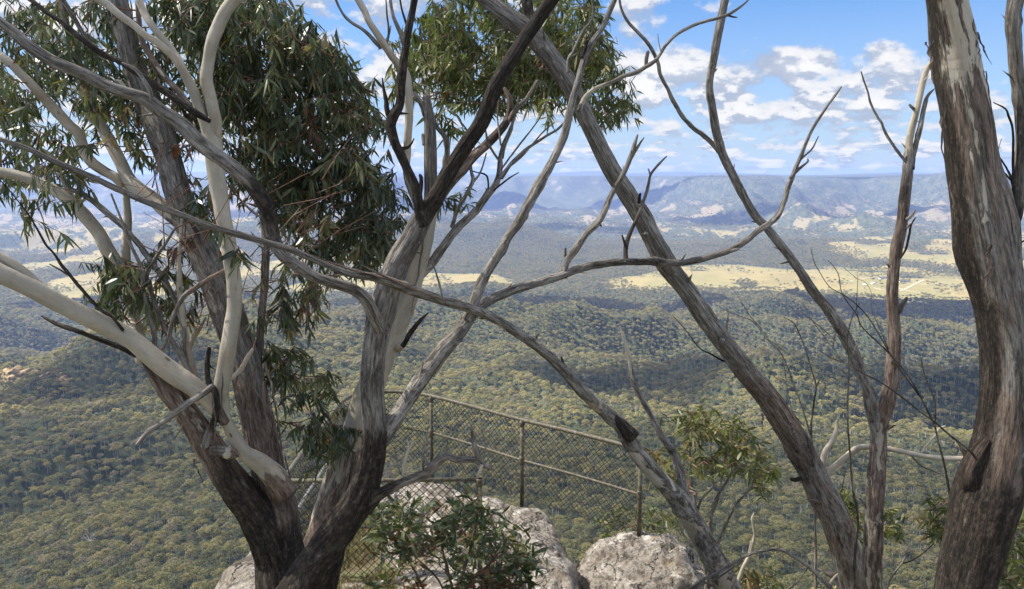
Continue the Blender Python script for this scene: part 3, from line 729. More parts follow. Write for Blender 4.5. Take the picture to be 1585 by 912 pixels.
def foliage(parent, regions, mat, leaf=(.085, .13), ratio=.17, per=13, twig_r=.0022, reach=.27, down=.75, young=.03, bias=0.0, seed=1, tvar=.22, name='foliage', nodes=None, maxlink=2.0, clump=.35, mult=1.0):
    """regions: (polygon, (Y near, Y far), number of sprays, ragged threshold). Sprays of leaves on a net of twigs that grows out of the limbs"""
    rr = random.Random(seed); cen = []
    for poly, (ya, yb), n, thr in regions:
        x0, x1 = min(p[0] for p in poly), max(p[0] for p in poly); y0, y1 = min(p[1] for p in poly), max(p[1] for p in poly)
        k = 0; tries = 0; n = max(1, int(n*mult)) if n > 8 else n
        while k < n and tries < n*60:
            tries += 1
            x = rr.uniform(x0, x1); y = rr.uniform(y0, y1)
            if not inside(poly, x, y): continue
            Yd = rr.uniform(ya, yb)
            q = P(x, y, Yd)
            if float(pnoise(q.x/clump+seed, q.y/clump, q.z/clump*1.3)) < thr: continue
            cen.append(q); k += 1
    nodes = list(nodes if nodes is not None else [nd[0] for nd in NODES.get(parent_root(parent).name, [])])
    NA = np.array([tuple(v) for v in nodes]); links = []
    todo = np.array([tuple(c) for c in cen])
    # grow outward: nearest spray first
    d0 = np.min(np.linalg.norm(todo[:, None]-NA[None], axis=2), axis=1) if len(NA) else np.zeros(len(todo))
    allp = NA.copy(); isl = np.zeros(len(NA))
    for i in np.argsort(d0):
        dd = np.linalg.norm(allp-todo[i], axis=1) + isl*.0
        j = int(np.argmin(dd + np.clip(todo[i][2]*-1 + allp[:, 2], 0, 9)*.5))
        if dd[j] < maxlink: links.append((allp[j], todo[i]))
        allp = np.vstack([allp, todo[i]]); isl = np.append(isl, 1)
    V = []; F = []
    for a, b in links:
        a = Vector(a); b = Vector(b); L = (b-a).length
        mid = a.lerp(b, .5) + Vector((rr.gauss(0, .08), rr.gauss(0, .08), -.02 if rr.random() < .5 else .07))*min(L, 1)
        q1 = a.lerp(mid, .5)+Vector((rr.gauss(0, .02), 0, rr.gauss(0, .02)))*L
        r_ = twig_r*(1+min(L, 1.0)*1.2)
        tube_raw([a, q1, mid, mid.lerp(b, .55)+Vector((0, 0, .02*L)), b], [r_*1.3, r_*1.2, r_, r_*.8, r_*.6], 4, V, F)
    B = []; Dv = []; Ln = []; Wd = []; Ti = []; Yo = []
    for i, c in enumerate(cen):
        ax = Vector((rr.gauss(0, 1), rr.gauss(0, 1), rr.gauss(0, .5)-down*.6)).normalized()
        st = c - ax*reach*.5; en = c + ax*reach*.5
        tube_raw([st, c, en], [twig_r*.6, twig_r*.5, twig_r*.35], 3, V, F)
        tone = rr.gauss(.42+bias, tvar); yg = 1 if rr.random() < young else 0
        for k in range(rr.randint(int(per*.7), int(per*1.3))):
            t = rr.random(); p = st.lerp(en, t)
            dv = ax*.35 + Vector((rr.gauss(0, .62), rr.gauss(0, .62), rr.gauss(0, .42)-down))
            B.append(tuple(p)); Dv.append(tuple(dv)); l = rr.uniform(*leaf); Ln.append(l); Wd.append(l*ratio*rr.uniform(.75, 1.3))
            Ti.append(min(1, max(0, tone+rr.gauss(0, .15)))); Yo.append(max(0, min(1, yg*rr.uniform(.3, .9) + (rr.random() < .02)*.5)))
    o = build_leaves(name, np.array(B), np.array(Dv), np.array(Ln), np.array(Wd), np.array(Ti), np.array(Yo), mat, parent)
    tw = mesh_obj('twigs', [tuple(v) for v in V], F, M_twig, parent)
    tw['kind'] = 'stuff'; o['kind'] = 'stuff'
    return o
# ------------------------------------------------------------------ cliff-top ground and rocks
def rock_col(t, pos, warm=0.5):
    n = t.noise(pos, 2.2, 6, .65); f = t.noise(pos, 14, 6, .7); g = t.noise(pos, 55, 4, .7); l = t.noise(pos, 5.5, 6, .7, .6)
    c = t.ramp(n, [(0.30, (0.17, 0.14, 0.11)), (0.43, (0.33, 0.285, 0.24)), (0.56, (0.48, 0.43, 0.38)), (0.70, (0.41, 0.31, 0.20))])
    c = t.mix(t.rng(f, .48, .62, 0, .8), c, (0.12, 0.108, 0.095))
    c = t.mix(t.rng(l, .54, .62, 0, .85), c, (0.72, 0.68, 0.62)); c = t.mix(t.rng(t.noise(pos, 1.4, 5, .7), .56, .66, 0, .6), c, (0.36, 0.25, 0.14))
    c = t.mix(t.rng(t.noise(pos, 7.5, 7, .75, .3), .53, .62, 0, .88), c, (0.07, 0.063, 0.056)); c = t.mix(t.rng(t.noise(t.vmath('MULTIPLY', pos, (1, 1, 5)), 3.5, 6, .7, .5), .56, .64, 0, .7), c, (.13, .095, .07)); crk = t.new('ShaderNodeTexVoronoi', feature='DISTANCE_TO_EDGE'); t.put(crk.inputs['Vector'], t.vmath('ADD', pos, t.vmath('SCALE', t.noise(pos, 3, 5, .6, out='Color'), None, .5))); crk.inputs['Scale'].default_value = 1.6; ce = t.rng(crk.outputs['Distance'], .012, .0, 0, .9); c = t.mix(ce, c, (.02, .016, .013))
    c = t.mix(t.rng(g, .5, .75, 0, .5), c, (0.13, 0.115, 0.10))
    h = t.math('SUBTRACT', t.math('ADD', t.math('MULTIPLY', f, 1.0), t.math('MULTIPLY', g, .45)), ce)
    return c, h
m, t, out = new_mat('sandstone'); pos = t.new('ShaderNodeNewGeometry').outputs['Position']
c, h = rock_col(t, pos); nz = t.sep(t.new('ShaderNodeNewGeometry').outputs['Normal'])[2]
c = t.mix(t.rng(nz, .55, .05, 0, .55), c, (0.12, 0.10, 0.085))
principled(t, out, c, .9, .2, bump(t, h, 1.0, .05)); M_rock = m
m, t, out = new_mat('cliff_soil'); pos = t.new('ShaderNodeNewGeometry').outputs['Position']
c = t.ramp(t.noise(pos, 3, 6, .7), [(.35, (.12, .10, .06)), (.5, (.24, .20, .12)), (.6, (.17, .19, .08)), (.72, (.33, .27, .18))])
principled(t, out, c, .95, .1, bump(t, t.noise(pos, 30, 5, .7), .8, .03)); M_soil = m
def ground_z(x, y):
    """height of the cliff top, eye level = EYE"""
    pr = np.interp(y, [-6, 0, 4.2, 5.5, 6.2, 7, 11.4], [-1.2, -1.65, -2.5, -3.15, -3.6, -4.12, -4.22]) + EYE
    edge = np.where((x > -2.35) & (x < 1.9), 11.2, 6.7)
    edge = 6.9 + 2.7*sstep(-2.7, -2.2, x)*(1-sstep(-.9, -.5, x)) - .8*sstep(2.6, 4.5, x)
    e = edge + .35*fbm(x*.9, y*.9, 0, 3)
    drop = np.clip(y-e, 0, None)
    return pr + .05*fbm(x*1.5, y*1.5, 0, 4) - drop*7 - np.clip(drop-.5, 0, None)*1.0 - np.clip(np.abs(x)-9, 0, None)*1.5
gx = np.linspace(-14, 14, 260); gy = np.linspace(-6, 16, 240)
GX, GY = np.meshgrid(gx, gy); GZ = ground_z(GX, GY)
I = np.arange(GX.size).reshape(GX.shape)
F = np.stack([I[:-1, :-1], I[:-1, 1:], I[1:, 1:], I[1:, :-1]], -1).reshape(-1, 4).tolist()
g = mesh_obj('ground', np.stack([GX, GY, GZ], -1).reshape(-1, 3), F, M_soil); tag(g, kind='structure')

def slab(name, poly, ztop, label, skirt=2.2, seed=0, res=.035, tilt=(0, 0), rough=.10, group=None, cat='rock', under=.45):
    """a weathered rock platform: plan outline poly [(x,y)...], top near ztop"""
    xs_ = [p[0] for p in poly]; ys_ = [p[1] for p in poly]; pad = .8
    gx = np.arange(min(xs_)-pad, max(xs_)+pad, res); gy = np.arange(min(ys_)-pad, max(ys_)+pad, res)
    X_, Y_ = np.meshgrid(gx, gy); wx = X_+.20*fbm(X_*1.3+seed, Y_*1.3, 0, 4); wy = Y_+.20*fbm(X_*1.3, Y_*1.3+seed+7, 3, 4)
    D_ = np.full(X_.shape, 1e9); ins = np.zeros(X_.shape, bool)
    for i in range(len(poly)):
        ax, ay = poly[i]; bx, by = poly[(i+1) % len(poly)]
        t = np.clip(((wx-ax)*(bx-ax)+(wy-ay)*(by-ay))/((bx-ax)**2+(by-ay)**2), 0, 1)
        D_ = np.minimum(D_, np.hypot(wx-ax-t*(bx-ax), wy-ay-t*(by-ay)))
        c = ((ay > wy) != (by > wy)) & (wx < (bx-ax)*(wy-ay)/(by-ay+1e-12)+ax); ins ^= c
    sd = np.where(ins, D_, -D_)
    h = ztop + tilt[0]*(X_-np.mean(xs_)) + tilt[1]*(Y_-np.mean(ys_))
    n = fbm(X_*.8+seed, Y_*.8, 1, 5)
    h = h + .30*n - .05*(np.abs(fbm(X_*2.2, Y_*2.2+seed, 2, 4))*2) + .02*fbm(X_*9, Y_*9, seed, 3) + .008*fbm(X_*26, Y_*26, seed, 2)
    bed = np.floor((h+.06*fbm(X_*1.2, Y_*1.2, 8, 3))/.075)*.075; h = h*.55 + bed*.45 - .09*np.exp(-(fbm(X_*.9+seed*2, Y_*.6, 6, 4)/.025)**2)
    h = h - .28*(1-np.sqrt(np.clip(sd/.45, 0, 1)*(2-np.clip(sd/.45, 0, 1))))
    out_ = np.clip(-sd, 0, None)
    h = h - out_*skirt - .25*np.floor(np.clip(out_*4+fbm(X_*2, Y_*2, 5, 3)*.6, 0, 9)).clip(0)*.6
    h = h + rough*np.clip(out_*3, 0, 1)*fbm(X_*4, Y_*4, h*2, 4)
    I = np.arange(X_.size).reshape(X_.shape); keep = (sd > -.72)
    kq = keep[:-1, :-1] & keep[:-1, 1:] & keep[1:, 1:] & keep[1:, :-1]
    F = np.stack([I[:-1, :-1], I[:-1, 1:], I[1:, 1:], I[1:, :-1]], -1)[kq]
    used = np.unique(F); mp = np.zeros(X_.size, int); mp[used] = np.arange(len(used))
    o = mesh_obj(name, np.stack([X_, Y_, h], -1).reshape(-1, 3)[used], mp[F].tolist(), M_rock)
    return tag(o, label, cat, group)
def at_z(px, py, zrel):
    """ground position of picture point (px,py) on a level zrel below the eye"""
    q = P(px, py, 1.0); k = zrel/(q.z-EYE); return q.x*k, k
# main platform under the lookout fence
pts = [at_z(*q) for q in [(580, 745, -3.95), (598, 722, -3.95), (650, 720, -3.95), (720, 738, -3.95), (790, 760, -3.98), (845, 780, -4.0), (878, 815, -4.0), (893, 860, -4.0), (915, 960, -4.0), (640, 960, -4.0), (590, 860, -4.0), (575, 800, -4.0)]]
slab('rock_platform', pts, EYE-4.0, 'pale lichen-streaked sandstone platform inside the lookout fence', seed=2, skirt=3)
# boulder at the right end of the fence
def boulder(name, c, r, label, seed, sub=6, amp=.16, cat='boulder', ledge=0.0):
    import bmesh
    bm = bmesh.new(); bmesh.ops.create_icosphere(bm, subdivisions=sub, radius=1.0)
    co = np.array([v.co[:] for v in bm.verts]); F = [[v.index for v in f.verts] for f in bm.faces]; bm.free()
    n = fbm(co[:, 0]*1.1+seed, co[:, 1]*1.1, co[:, 2]*1.1, 5); rd = 0.5-np.abs(fbm(co[:, 0]*2.1, co[:, 1]*2.1+seed, co[:, 2]*2.1, 4))*2
    co = np.sign(co)*np.abs(co)**.93
    ck = np.exp(-(fbm(co[:, 0]*1.2+seed*2, co[:, 1]*1.2, co[:, 2]*2.2, 4)/.018)**2) + .7*np.exp(-(fbm(co[:, 0]*2.2+seed*5, co[:, 1]*2.2, co[:, 2]*2.2, 4)/.02)**2)
    s = 1 + amp*1.6*n + amp*.35*rd + .015*fbm(co[:, 0]*9, co[:, 1]*9, co[:, 2]*9, 3)
    s = s - .045*ck + .012*np.abs(fbm(co[:, 0]*22, co[:, 1]*22, co[:, 2]*22, 2))
    if ledge:
        zz = co[:, 2] - ledge + .10*fbm(co[:, 0]*2+seed, co[:, 1]*2, 0, 3)
        s = s - .13*np.exp(-(zz/.035)**2) - .05*(zz < 0)
    W = co*s[:, None]*np.array(r) + np.array(c)
    o = mesh_obj(name, W, F, M_rock); return tag(o, label, cat)
q = P(990, 905, 8.5)
boulder('boulder', (q.x-.04, 8.45, q.z-.88), (.99, .95, 1.38), 'rounded grey sandstone boulder cracked along a ledge at the right end of the fence', 4.2, ledge=.60)
q = P(1060, 935, 8.3)
boulder('boulder', (q.x+.05, 8.5, q.z-.75), (.50, .6, 1.05), 'smaller grey rock leaning against the right side of the big boulder', 8.1, sub=5)
# sloping rock behind the left tree
pts = [at_z(*q) for q in [(300, 930, -3.4), (340, 890, -3.4), (385, 850, -3.4), (470, 845, -3.4), (500, 880, -3.4), (510, 960, -3.4), (240, 1010, -3.4)]]
slab('rock_ledge', pts, EYE-3.22, 'sloping grey rock ledge behind the charred tree base', seed=9, skirt=1.2, tilt=(.10, -.02))
q = P(548, 912, 7.6)
boulder('stone', (q.x, 7.6, q.z-.03), (.16, .14, .08), 'small pale stone at the bottom edge beside the charred trunk', 3.3, sub=4, cat='stone')

# dry grass on the shelf behind the front fence
def grass(n, reg, h, name, label):
    V = []; F = []; T = []; rr = random.Random(5)
    for i in range(n):
        x = rr.uniform(reg[0], reg[1]); y = rr.uniform(reg[2], reg[3])
        if fbm(x*1.7, y*1.7, 3, 2) < -.12: continue
        z = float(ground_z(np.array(x), np.array(y)))-.02; tint = rr.random()
        for k in range(9):
            a = rr.uniform(0, 6.28); l = h*rr.uniform(.4, 1.2); bx, by = x+rr.gauss(0, .035), y+rr.gauss(0, .035)
            dx_, dy_ = math.cos(a)*l*rr.uniform(.2, .9), math.sin(a)*l*rr.uniform(.2, .9); w_ = .0035
            b0 = len(V); V += [(bx-w_, by, z), (bx+w_, by, z), (bx+dx_*.4+w_*.8, by+dy_*.4, z+l*.6), (bx+dx_*.4-w_*.8, by+dy_*.4, z+l*.6), (bx+dx_, by+dy_, z+l*.85)]
            F += [(b0, b0+1, b0+2, b0+3), (b0+3, b0+2, b0+4)]; T += [tint]*5
    o = mesh_obj(name, V, F, M_grass, attrs={'tint': ('FLOAT', np.array(T))}); return tag(o, label, 'grass', kind='stuff')
m, t, out = new_mat('grass_blades'); principled(t, out, t.ramp(t.attr('tint'), [(0, (.10, .13, .04)), (.35, (.20, .21, .08)), (.55, (.36, .29, .15)), (.8, (.46, .38, .22)), (1, (.28, .17, .10))]), .7, .2); M_grass = m
grass(3600, (-2.4, -.6, 6.9, 10.6), .10, 'grass', 'short dry and green grass behind the front fence')

# ------------------------------------------------------------------ pipe and chain-link fences
m, t, out = new_mat('pipe'); pos = t.new('ShaderNodeNewGeometry').outputs['Position']
c = t.ramp(t.noise(pos, 26, 5, .7), [(.34, (.05, .037, .025)), (.46, (.10, .085, .055)), (.6, (.15, .135, .09)), (.74, (.32, .30, .27))])
c = t.mix(t.rng(t.noise(pos, 60, 4, .7), .58, .66, 0, .8), c, (.09, .045, .025))
principled(t, out, c, .55, .4, bump(t, t.noise(pos, 90, 3), .3, .004)); M_pipe = m
m, t, out = new_mat('wire'); principled(t, out, (.05, .046, .038), .6, .3); t.n['Principled BSDF'].inputs['Metallic'].default_value = .4; M_wire = m
m, t, out = new_mat('galvanised_pipe'); pos = t.new('ShaderNodeNewGeometry').outputs['Position']
principled(t, out, t.ramp(t.noise(pos, 30, 4, .7), [(.35, (.20, .19, .17)), (.6, (.42, .42, .40))]), .45, .5); M_galv = m
def pipe(name, pts, r, parent, mat=None, n=14):
    V = []; F = []; tube_raw([Vector(p) for p in pts], [r]*len(pts), n, V, F)
    for e in (0, len(pts)-1):
        b0 = len(V); V.append(Vector(pts[e])); s = e*n
        for k in range(n): F.append((s+(k+1) % n, s+k, b0) if e == 0 else (s+k, s+(k+1) % n, b0))
    return mesh_obj(name, [tuple(v) for v in V], F, mat or M_pipe, parent)
def collar(parent, p, r=.036, h=.05, axis=(0, 0, 1)):
    a = Vector(axis).normalized(); p = Vector(p)
    return pipe('collar', [p-a*h, p-a*h*.5, p-a*h*.45, p+a*h*.45, p+a*h*.5, p+a*h], r, parent)
def chain(parent, path, ztop, zbot, pitch=.078, r=.0036):
    """woven diamonds between top and bottom along a plan polyline"""
    L = [0.0]
    for a, b in zip(path[:-1], path[1:]): L.append(L[-1]+math.hypot(a[0]-b[0], a[1]-b[1]))
    def pt(s, z, side_):
        s = min(max(s, 0), L[-1]); i = 0
        while i < len(L)-2 and L[i+1] < s: i += 1
        t = (s-L[i])/(L[i+1]-L[i]+1e-9); a, b = path[i], path[i+1]
        nx, ny = -(b[1]-a[1]), b[0]-a[0]; nn = math.hypot(nx, ny)+1e-9
        return Vector((a[0]+(b[0]-a[0])*t+nx/nn*side_*.003, a[1]+(b[1]-a[1])*t+ny/nn*side_*.003, z + .012*math.sin(s*2.1)))
    V = []; F = []; H = ztop-zbot(0)
    Hm = max(ztop-zbot(s) for s in np.linspace(0, L[-1], 20))
    for fam in (1, -1):
        s = -Hm if fam == 1 else 0.0
        while s < L[-1] + (0 if fam == 1 else Hm):
            k = max(8, int(Hm/.12)); pts_ = []
            for j in range(k+1):
                z = ztop - Hm*j/k; ss = s + fam*Hm*j/k
                if ss < 0 or ss > L[-1] or z < zbot(ss):
                    continue
                pts_.append(pt(ss, z, fam*(1 if j % 2 else -1)))
            if len(pts_) > 1: tube_raw(pts_, [r]*len(pts_), 3, V, F)
            s += pitch
    o = mesh_obj('chain_mesh', [tuple(v) for v in V], F, M_wire, parent, smooth=False); return o
ZR = -3.05
rail = [(445, 734), (465, 705), (487, 676), (507, 650), (522, 630), (536, 617), (556, 610), (590, 606.5), (625, 607), (667, 613), (738, 631), (808, 650), (900, 672), (992, 696)]
plan = []
for q in rail:
    x, y = at_z(q[0], q[1], ZR); plan.append((x, y))
f1 = empty('lookout_fence', (plan[9][0], plan[9][1], EYE-4.1), 'curved pipe and chain-link safety fence round the back of the rock platform', 'fence')
def smooth_path(pl, z):
    P0 = [(Vector((x, y, z)), .05, [0]) for x, y in pl]; return [s_[0] for s_ in resample(P0)][::2] + [P0[-1][0]]
sp1 = smooth_path(plan, EYE+ZR)
pipe('rail', sp1[:len(sp1)//2+1], .026, f1); pipe('rail', sp1[len(sp1)//2:], .026, f1)
pipe('rail', smooth_path(plan[8:], EYE+ZR-.53), .018, f1)
pipe('rail', smooth_path(plan[:6], EYE+ZR-.53), .018, f1, M_galv)
base_z = {0: -4.2, 9: -4.12, 11: -4.12, 13: -4.08}
for i, zb in base_z.items():
    x, y = plan[i]; p_ = pipe('post', [(x, y, EYE+zb-.15), (x, y, EYE+ZR+(.0 if i != 13 else -.01))], .026, f1)
    collar(p_, (x, y, EYE+ZR-.53)); collar(p_, (x, y, EYE+ZR-.05), h=.03)
def zb1(s): return EYE-4.10
chain(f1, plan, EYE+ZR-.02, zb1)
# front fence, in front of the platform
a0 = at_z(449, 744, ZR); a1 = at_z(742, 742, ZR)
f2 = empty('front_fence', (a1[0], a1[1], EYE-4.15), 'straight pipe-framed chain-link panel in front of the rock platform', 'fence')
top = [(a0[0], a0[1], EYE+ZR), ((a0[0]+a1[0])/2, (a0[1]+a1[1])/2, EYE+ZR-.004), (a1[0], a1[1], EYE+ZR)]
pipe('rail', top, .021, f2)
pipe('rail', [(p[0], p[1], p[2]-.50) for p in top], .014, f2)
p_ = pipe('post', [(a1[0], a1[1], EYE-4.4), (a1[0], a1[1], EYE+ZR+.01)], .028, f2); collar(p_, (a1[0], a1[1], EYE+ZR-.03), .036, .04)
p_ = pipe('post', [(a0[0], a0[1], EYE-4.4), (a0[0], a0[1], EYE+ZR+.01)], .028, f2)
chain(f2, [a0, a1], EYE+ZR-.01, lambda s: EYE-4.12)
# ================================================================== the trees on the cliff top
CH = (1.12, 0, .3); GR = (0, 0, 0); GD = (.32, 0, .1); PA = (-.4, 1.2, 0); PB = (-.3, .72, .3); RD = (.1, 0, 1.0); RP = (-.1, .35, 1.0); RC = (.5, 0, .9)
WH = (-.3, .95, 0)
def base_of(px, py, Y):
    q = P(px, py, Y); return (q.x, q.y, float(ground_z(np.array(q.x), np.array(q.y)))-.05)

# ---- A: the many-limbed gum at the left
A = empty('gum_tree', base_of(445, 960, 4.2), 'many-limbed leafy gum tree at the left with charred base and smooth cream limbs', 'tree')
tA = stem('trunk', [(452, 1020, 122, 4.15, (1.3, 0, 0)), (446, 960, 104, 4.2), (440, 905, 86, 4.2, (1.3, 0, 0)), (432, 850, 74, (.95, 0, .4)), (430, 800, 66, (.52, .1, 1)), (422, 760, 58, (.45, 0, 1)), (413, 720, 52, (.3, .1, 1)), (404, 680, 50, 4.3, (.1, .1, 1)), (395, 640, 50, (.25, 0, .6)), (386, 600, 48), (378, 560, 46, (.3, 0, .25)), (357, 500, 50, 4.45), (337, 440, 50, GD), (315, 390, 48), (295, 350, 46), (276, 300, 40, 4.6), (262, 250, 38), (246, 200, 42), (226, 150, 38, 4.8), (206, 100, 34), (193, 50, 34), (180, 0, 34), (170, -60, 32, 4.9)], Y=4.2, parent=A, rough=1.3)
stem('limb', [(432, 880, 60, 4.2, CH), (408, 815, 58), (380, 770, 52, 4.12, (1.0, 0, .6)), (352, 735, 46, (.7, 0, 1)), (325, 695, 42, 4.05, (.28, .2, 1)), (300, 655, 38, (.15, .4, 1)), (272, 615, 34, 4.0, (.1, .3, 1)), (248, 580, 28, (.3, 0, 1)), (225, 552, 18, (.6, 0, .8)), (212, 532, 6, 3.95)], Y=4.1, parent=A, rough=2.0)
pl_ = stem('limb', [(350, 655, 16, 3.98, (.2, .3, .8)), (325, 622, 27, PB), (300, 600, 31, PA), (268, 578, 34, 3.95), (236, 552, 33), (200, 523, 31, 3.9), (150, 498, 31), (100, 474, 30, 3.8), (50, 447, 31), (0, 424, 32, 3.7), (-60, 398, 34, 3.65)], Y=3.95, parent=A, rough=.5)
stem('limb', [(75, 452, 8, 3.8, PA), (50, 432, 13), (28, 414, 15), (0, 397, 15), (-50, 372, 15, 3.7)], Y=3.78, parent=A, rough=.5)
up = stem('limb', [(440, 765, 40, 4.16, RC), (426, 738, 38, 4.12, (.1, .5, .8)), (402, 716, 32, 4.08, (-.1, .8, .4)), (378, 700, 25, 4.04, WH), (360, 672, 20), (349, 645, 18, 4.0, PA), (344, 620, 22), (343, 600, 25), (347, 578, 26), (353, 545, 27, 3.98), (359, 510, 25), (363, 475, 24), (362, 430, 24), (357, 400, 24), (352, 370, 25), (346, 340, 25, 4.0), (341, 310, 26), (336, 280, 28), (332, 245, 29), (328, 212, 31, 4.0), (324, 192, 30)], Y=4.0, parent=A, rough=.45)
stem('limb', [(329, 232, 18, 4.0, PA), (334, 195, 20), (331, 172, 19), (325, 150, 19), (320, 122, 20, 3.95), (323, 92, 19), (329, 65, 20), (336, 44, 21), (348, 20, 21, 3.9), (361, -2, 21), (388, -45, 22, 3.85)], Y=3.95, parent=A, rough=.45)
stem('limb', [(327, 222, 16, 3.99, PA), (315, 182, 17), (303, 150, 17), (291, 124, 15, 3.95), (280, 104, 13), (263, 84, 12), (242, 66, 12), (222, 53, 12), (204, 38, 12, 3.85), (186, 24, 12), (168, 9, 12), (150, -4, 12), (120, -24, 12, 3.8)], Y=3.95, parent=A, rough=.45)
stem('limb', [(300, 145, 9, 4.0, PA), (285, 107, 11), (262, 73, 12), (238, 43, 12, 4.05), (222, 18, 12), (215, -4, 12), (208, -40, 12, 4.1)], Y=4.02, parent=A, rough=.45)
stem('limb', [(300, 178, 8, 4.35, RP), (290, 160, 10), (273, 138, 10), (258, 122, 9), (237, 92, 9, 4.4), (220, 62, 9), (214, 25, 8), (212, -20, 8)], Y=4.4, parent=A, rough=1.4)
stem('limb', [(300, 378, 26, 4.55, (.1, .4, .8)), (286, 352, 25), (262, 330, 25, PB), (240, 310, 24), (216, 293, 24, PA), (198, 276, 22), (185, 248, 20, 4.7), (168, 218, 19, (0, .7, .8)), (153, 188, 17), (138, 155, 14, (.1, .3, 1)), (125, 120, 13, 4.8), (117, 74, 12), (104, 40, 11), (95, -20, 11)], Y=4.7, parent=A, rough=.9)
stem('limb', [(192, 288, 15, 4.72, PB), (180, 276, 16), (162, 266, 16, (.1, .7, .5)), (143, 252, 17), (130, 234, 17, 4.7, PA), (122, 208, 17), (108, 194, 17), (92, 177, 17, (0, .6, .5)), (74, 160, 16), (56, 139, 15, 4.6, PA), (34, 117, 14), (14, 96, 13), (-25, 68, 13)], Y=4.65, parent=A, rough=.5)
stem('limb', [(222, 560, 24, 4.8, PA), (211, 515, 24, 4.8), (205, 490, 24), (202, 459, 24), (187, 424, 23, 4.85), (166, 385, 22), (153, 363, 21), (133, 336, 21), (111, 312, 19, (-.2, .8, .3)), (88, 296, 18, 4.8), (58, 283, 17), (33, 273, 16), (0, 267, 17), (-40, 262, 17)], Y=4.8, parent=A, rough=.5)
stem('limb', [(60, 232, 11, 4.8, PB), (75, 240, 10), (92, 262, 10), (100, 285, 10), (106, 300, 10)], Y=4.8, parent=A)
l4 = stem('limb', [(312, 625, 11, 4.25, GR), (294, 580, 10), (285, 546, 10, 4.35), (283, 513, 9), (276, 478, 9), (259, 443, 9), (241, 415, 9), (219, 382, 9, 4.5), (208, 369, 9), (186, 347, 10), (164, 329, 10), (132, 303, 9, 4.5), (105, 290, 7), (95, 270, 4), (85, 250, 2)], Y=4.4, parent=A)
stem('limb', [(214, 535, 15, 4.0, PB), (208, 520, 15, 4.3), (203, 490, 14, 4.9), (200, 450, 14), (196, 400, 14), (197, 344, 13), (195, 307, 11), (198, 270, 9)], Y=5.3, parent=A, rough=.6)
stem('limb', [(325, 188, 7, 3.88, CH), (300, 173, 12, 3.85), (285, 162, 12), (248, 137, 12, 3.85, (.75, 0, 0)), (215, 115, 10), (186, 96, 10, 3.8), (154, 81, 10), (123, 57, 9), (99, 37, 8, 3.75), (72, 18, 8), (44, -2, 7), (10, -22, 7)], Y=3.8, parent=A)
stem('limb', [(160, 86, 8, 3.8, GD), (140, 70, 8), (127, 50, 7), (114, 24, 7), (96, -3, 7)], Y=3.8, parent=A)
stem('limb', [(300, 610, 9, 4.1, GR), (262, 575, 9), (243, 556, 8, 4.15), (239, 542, 8), (239, 513, 8), (228, 483, 7), (221, 443, 6), (219, 417, 6, 4.2), (204, 382, 5), (195, 360, 4), (172, 300, 3)], Y=4.15, parent=A)
stem('limb', [(236, 560, 8, 4.0, GR), (246, 545, 8), (259, 527, 7), (267, 496, 6), (270, 483, 7, 4.02), (285, 459, 8), (300, 448, 8, RP), (323, 432, 8), (350, 418, 7, 4.0)], Y=4.0, parent=A)
stem('limb', [(305, 605, 9, 4.2, GR), (290, 570, 9), (276, 542, 9), (252, 502, 8, 4.25), (232, 448, 8), (226, 426, 7), (241, 399, 6), (259, 373, 5), (272, 352, 4)], Y=4.2, parent=A)
stem('limb', [(310, 612, 12, 4.4, PB), (293, 550, 10), (289, 535, 10), (283, 491, 10), (278, 437, 9), (278, 386, 7), (282, 340, 5)], Y=4.5, parent=A)
ds_ = stem('twig', [(190, 512, 6, 3.85, CH), (175, 492, 5), (153, 478, 6), (127, 448, 6), (110, 428, 6), (94, 410, 6, 3.8), (83, 393, 4), (70, 378, 4), (61, 360, 4), (44, 333, 3), (24, 307, 2), (0, 279, 1.5, 3.75)], Y=3.85, parent=A)
stem('twig', [(112, 430, 3, 3.82, CH), (94, 418, 3), (77, 409, 2)], Y=3.82, parent=A)
stem('twig', [(210, 552, 7, 3.95, CH), (191, 540, 8, 3.95, (.8, 0, 0)), (153, 524, 8), (123, 513, 8, 3.9), (88, 500, 7), (74, 494, 5), (64, 489, 2)], Y=3.9, parent=A)
stem('twig', [(330, 597, 9, 3.9, GD), (318, 606, 10, 3.88, GR), (290, 625, 11), (257, 650, 9, 3.8), (230, 667, 8), (211, 689, 6, 3.75)], Y=3.85, parent=A, rough=1.6)
stem('twig', [(324, 538, 6, 3.9, CH), (320, 566, 8, 3.9), (322, 590, 9), (333, 612, 10), (333, 645, 11, 3.92), (322, 672, 12, 3.95, (.4, 0, 0)), (318, 690, 12)], Y=3.92, parent=A, rough=1.8)
stem('twig', [(326, 697, 13, 3.95, GR), (340, 698, 16), (352, 700, 20, 3.98, WH), (362, 704, 20, RP)], Y=3.96, parent=A)
stem('twig', [(392, 540, 5, 4.2, WH), (384, 552, 7), (373, 571, 8), (358, 586, 7)], Y=4.15, parent=A)
stem('twig', [(285, 560, 8, 4.6, WH), (296, 530, 9), (307, 512, 7), (319, 492, 3)], Y=4.6, parent=A)
stem('twig', [(398, 620, 12, 4.5, GD), (400, 560, 13), (404, 500, 12), (409, 440, 13, 4.6), (412, 390, 13), (408, 345, 12), (400, 300, 10)], Y=4.6, parent=A)
stem('twig', [(455, 425, 4, 4.0, RP), (480, 427, 4), (510, 427, 4), (545, 424, 2)], Y=3.7, parent=A)
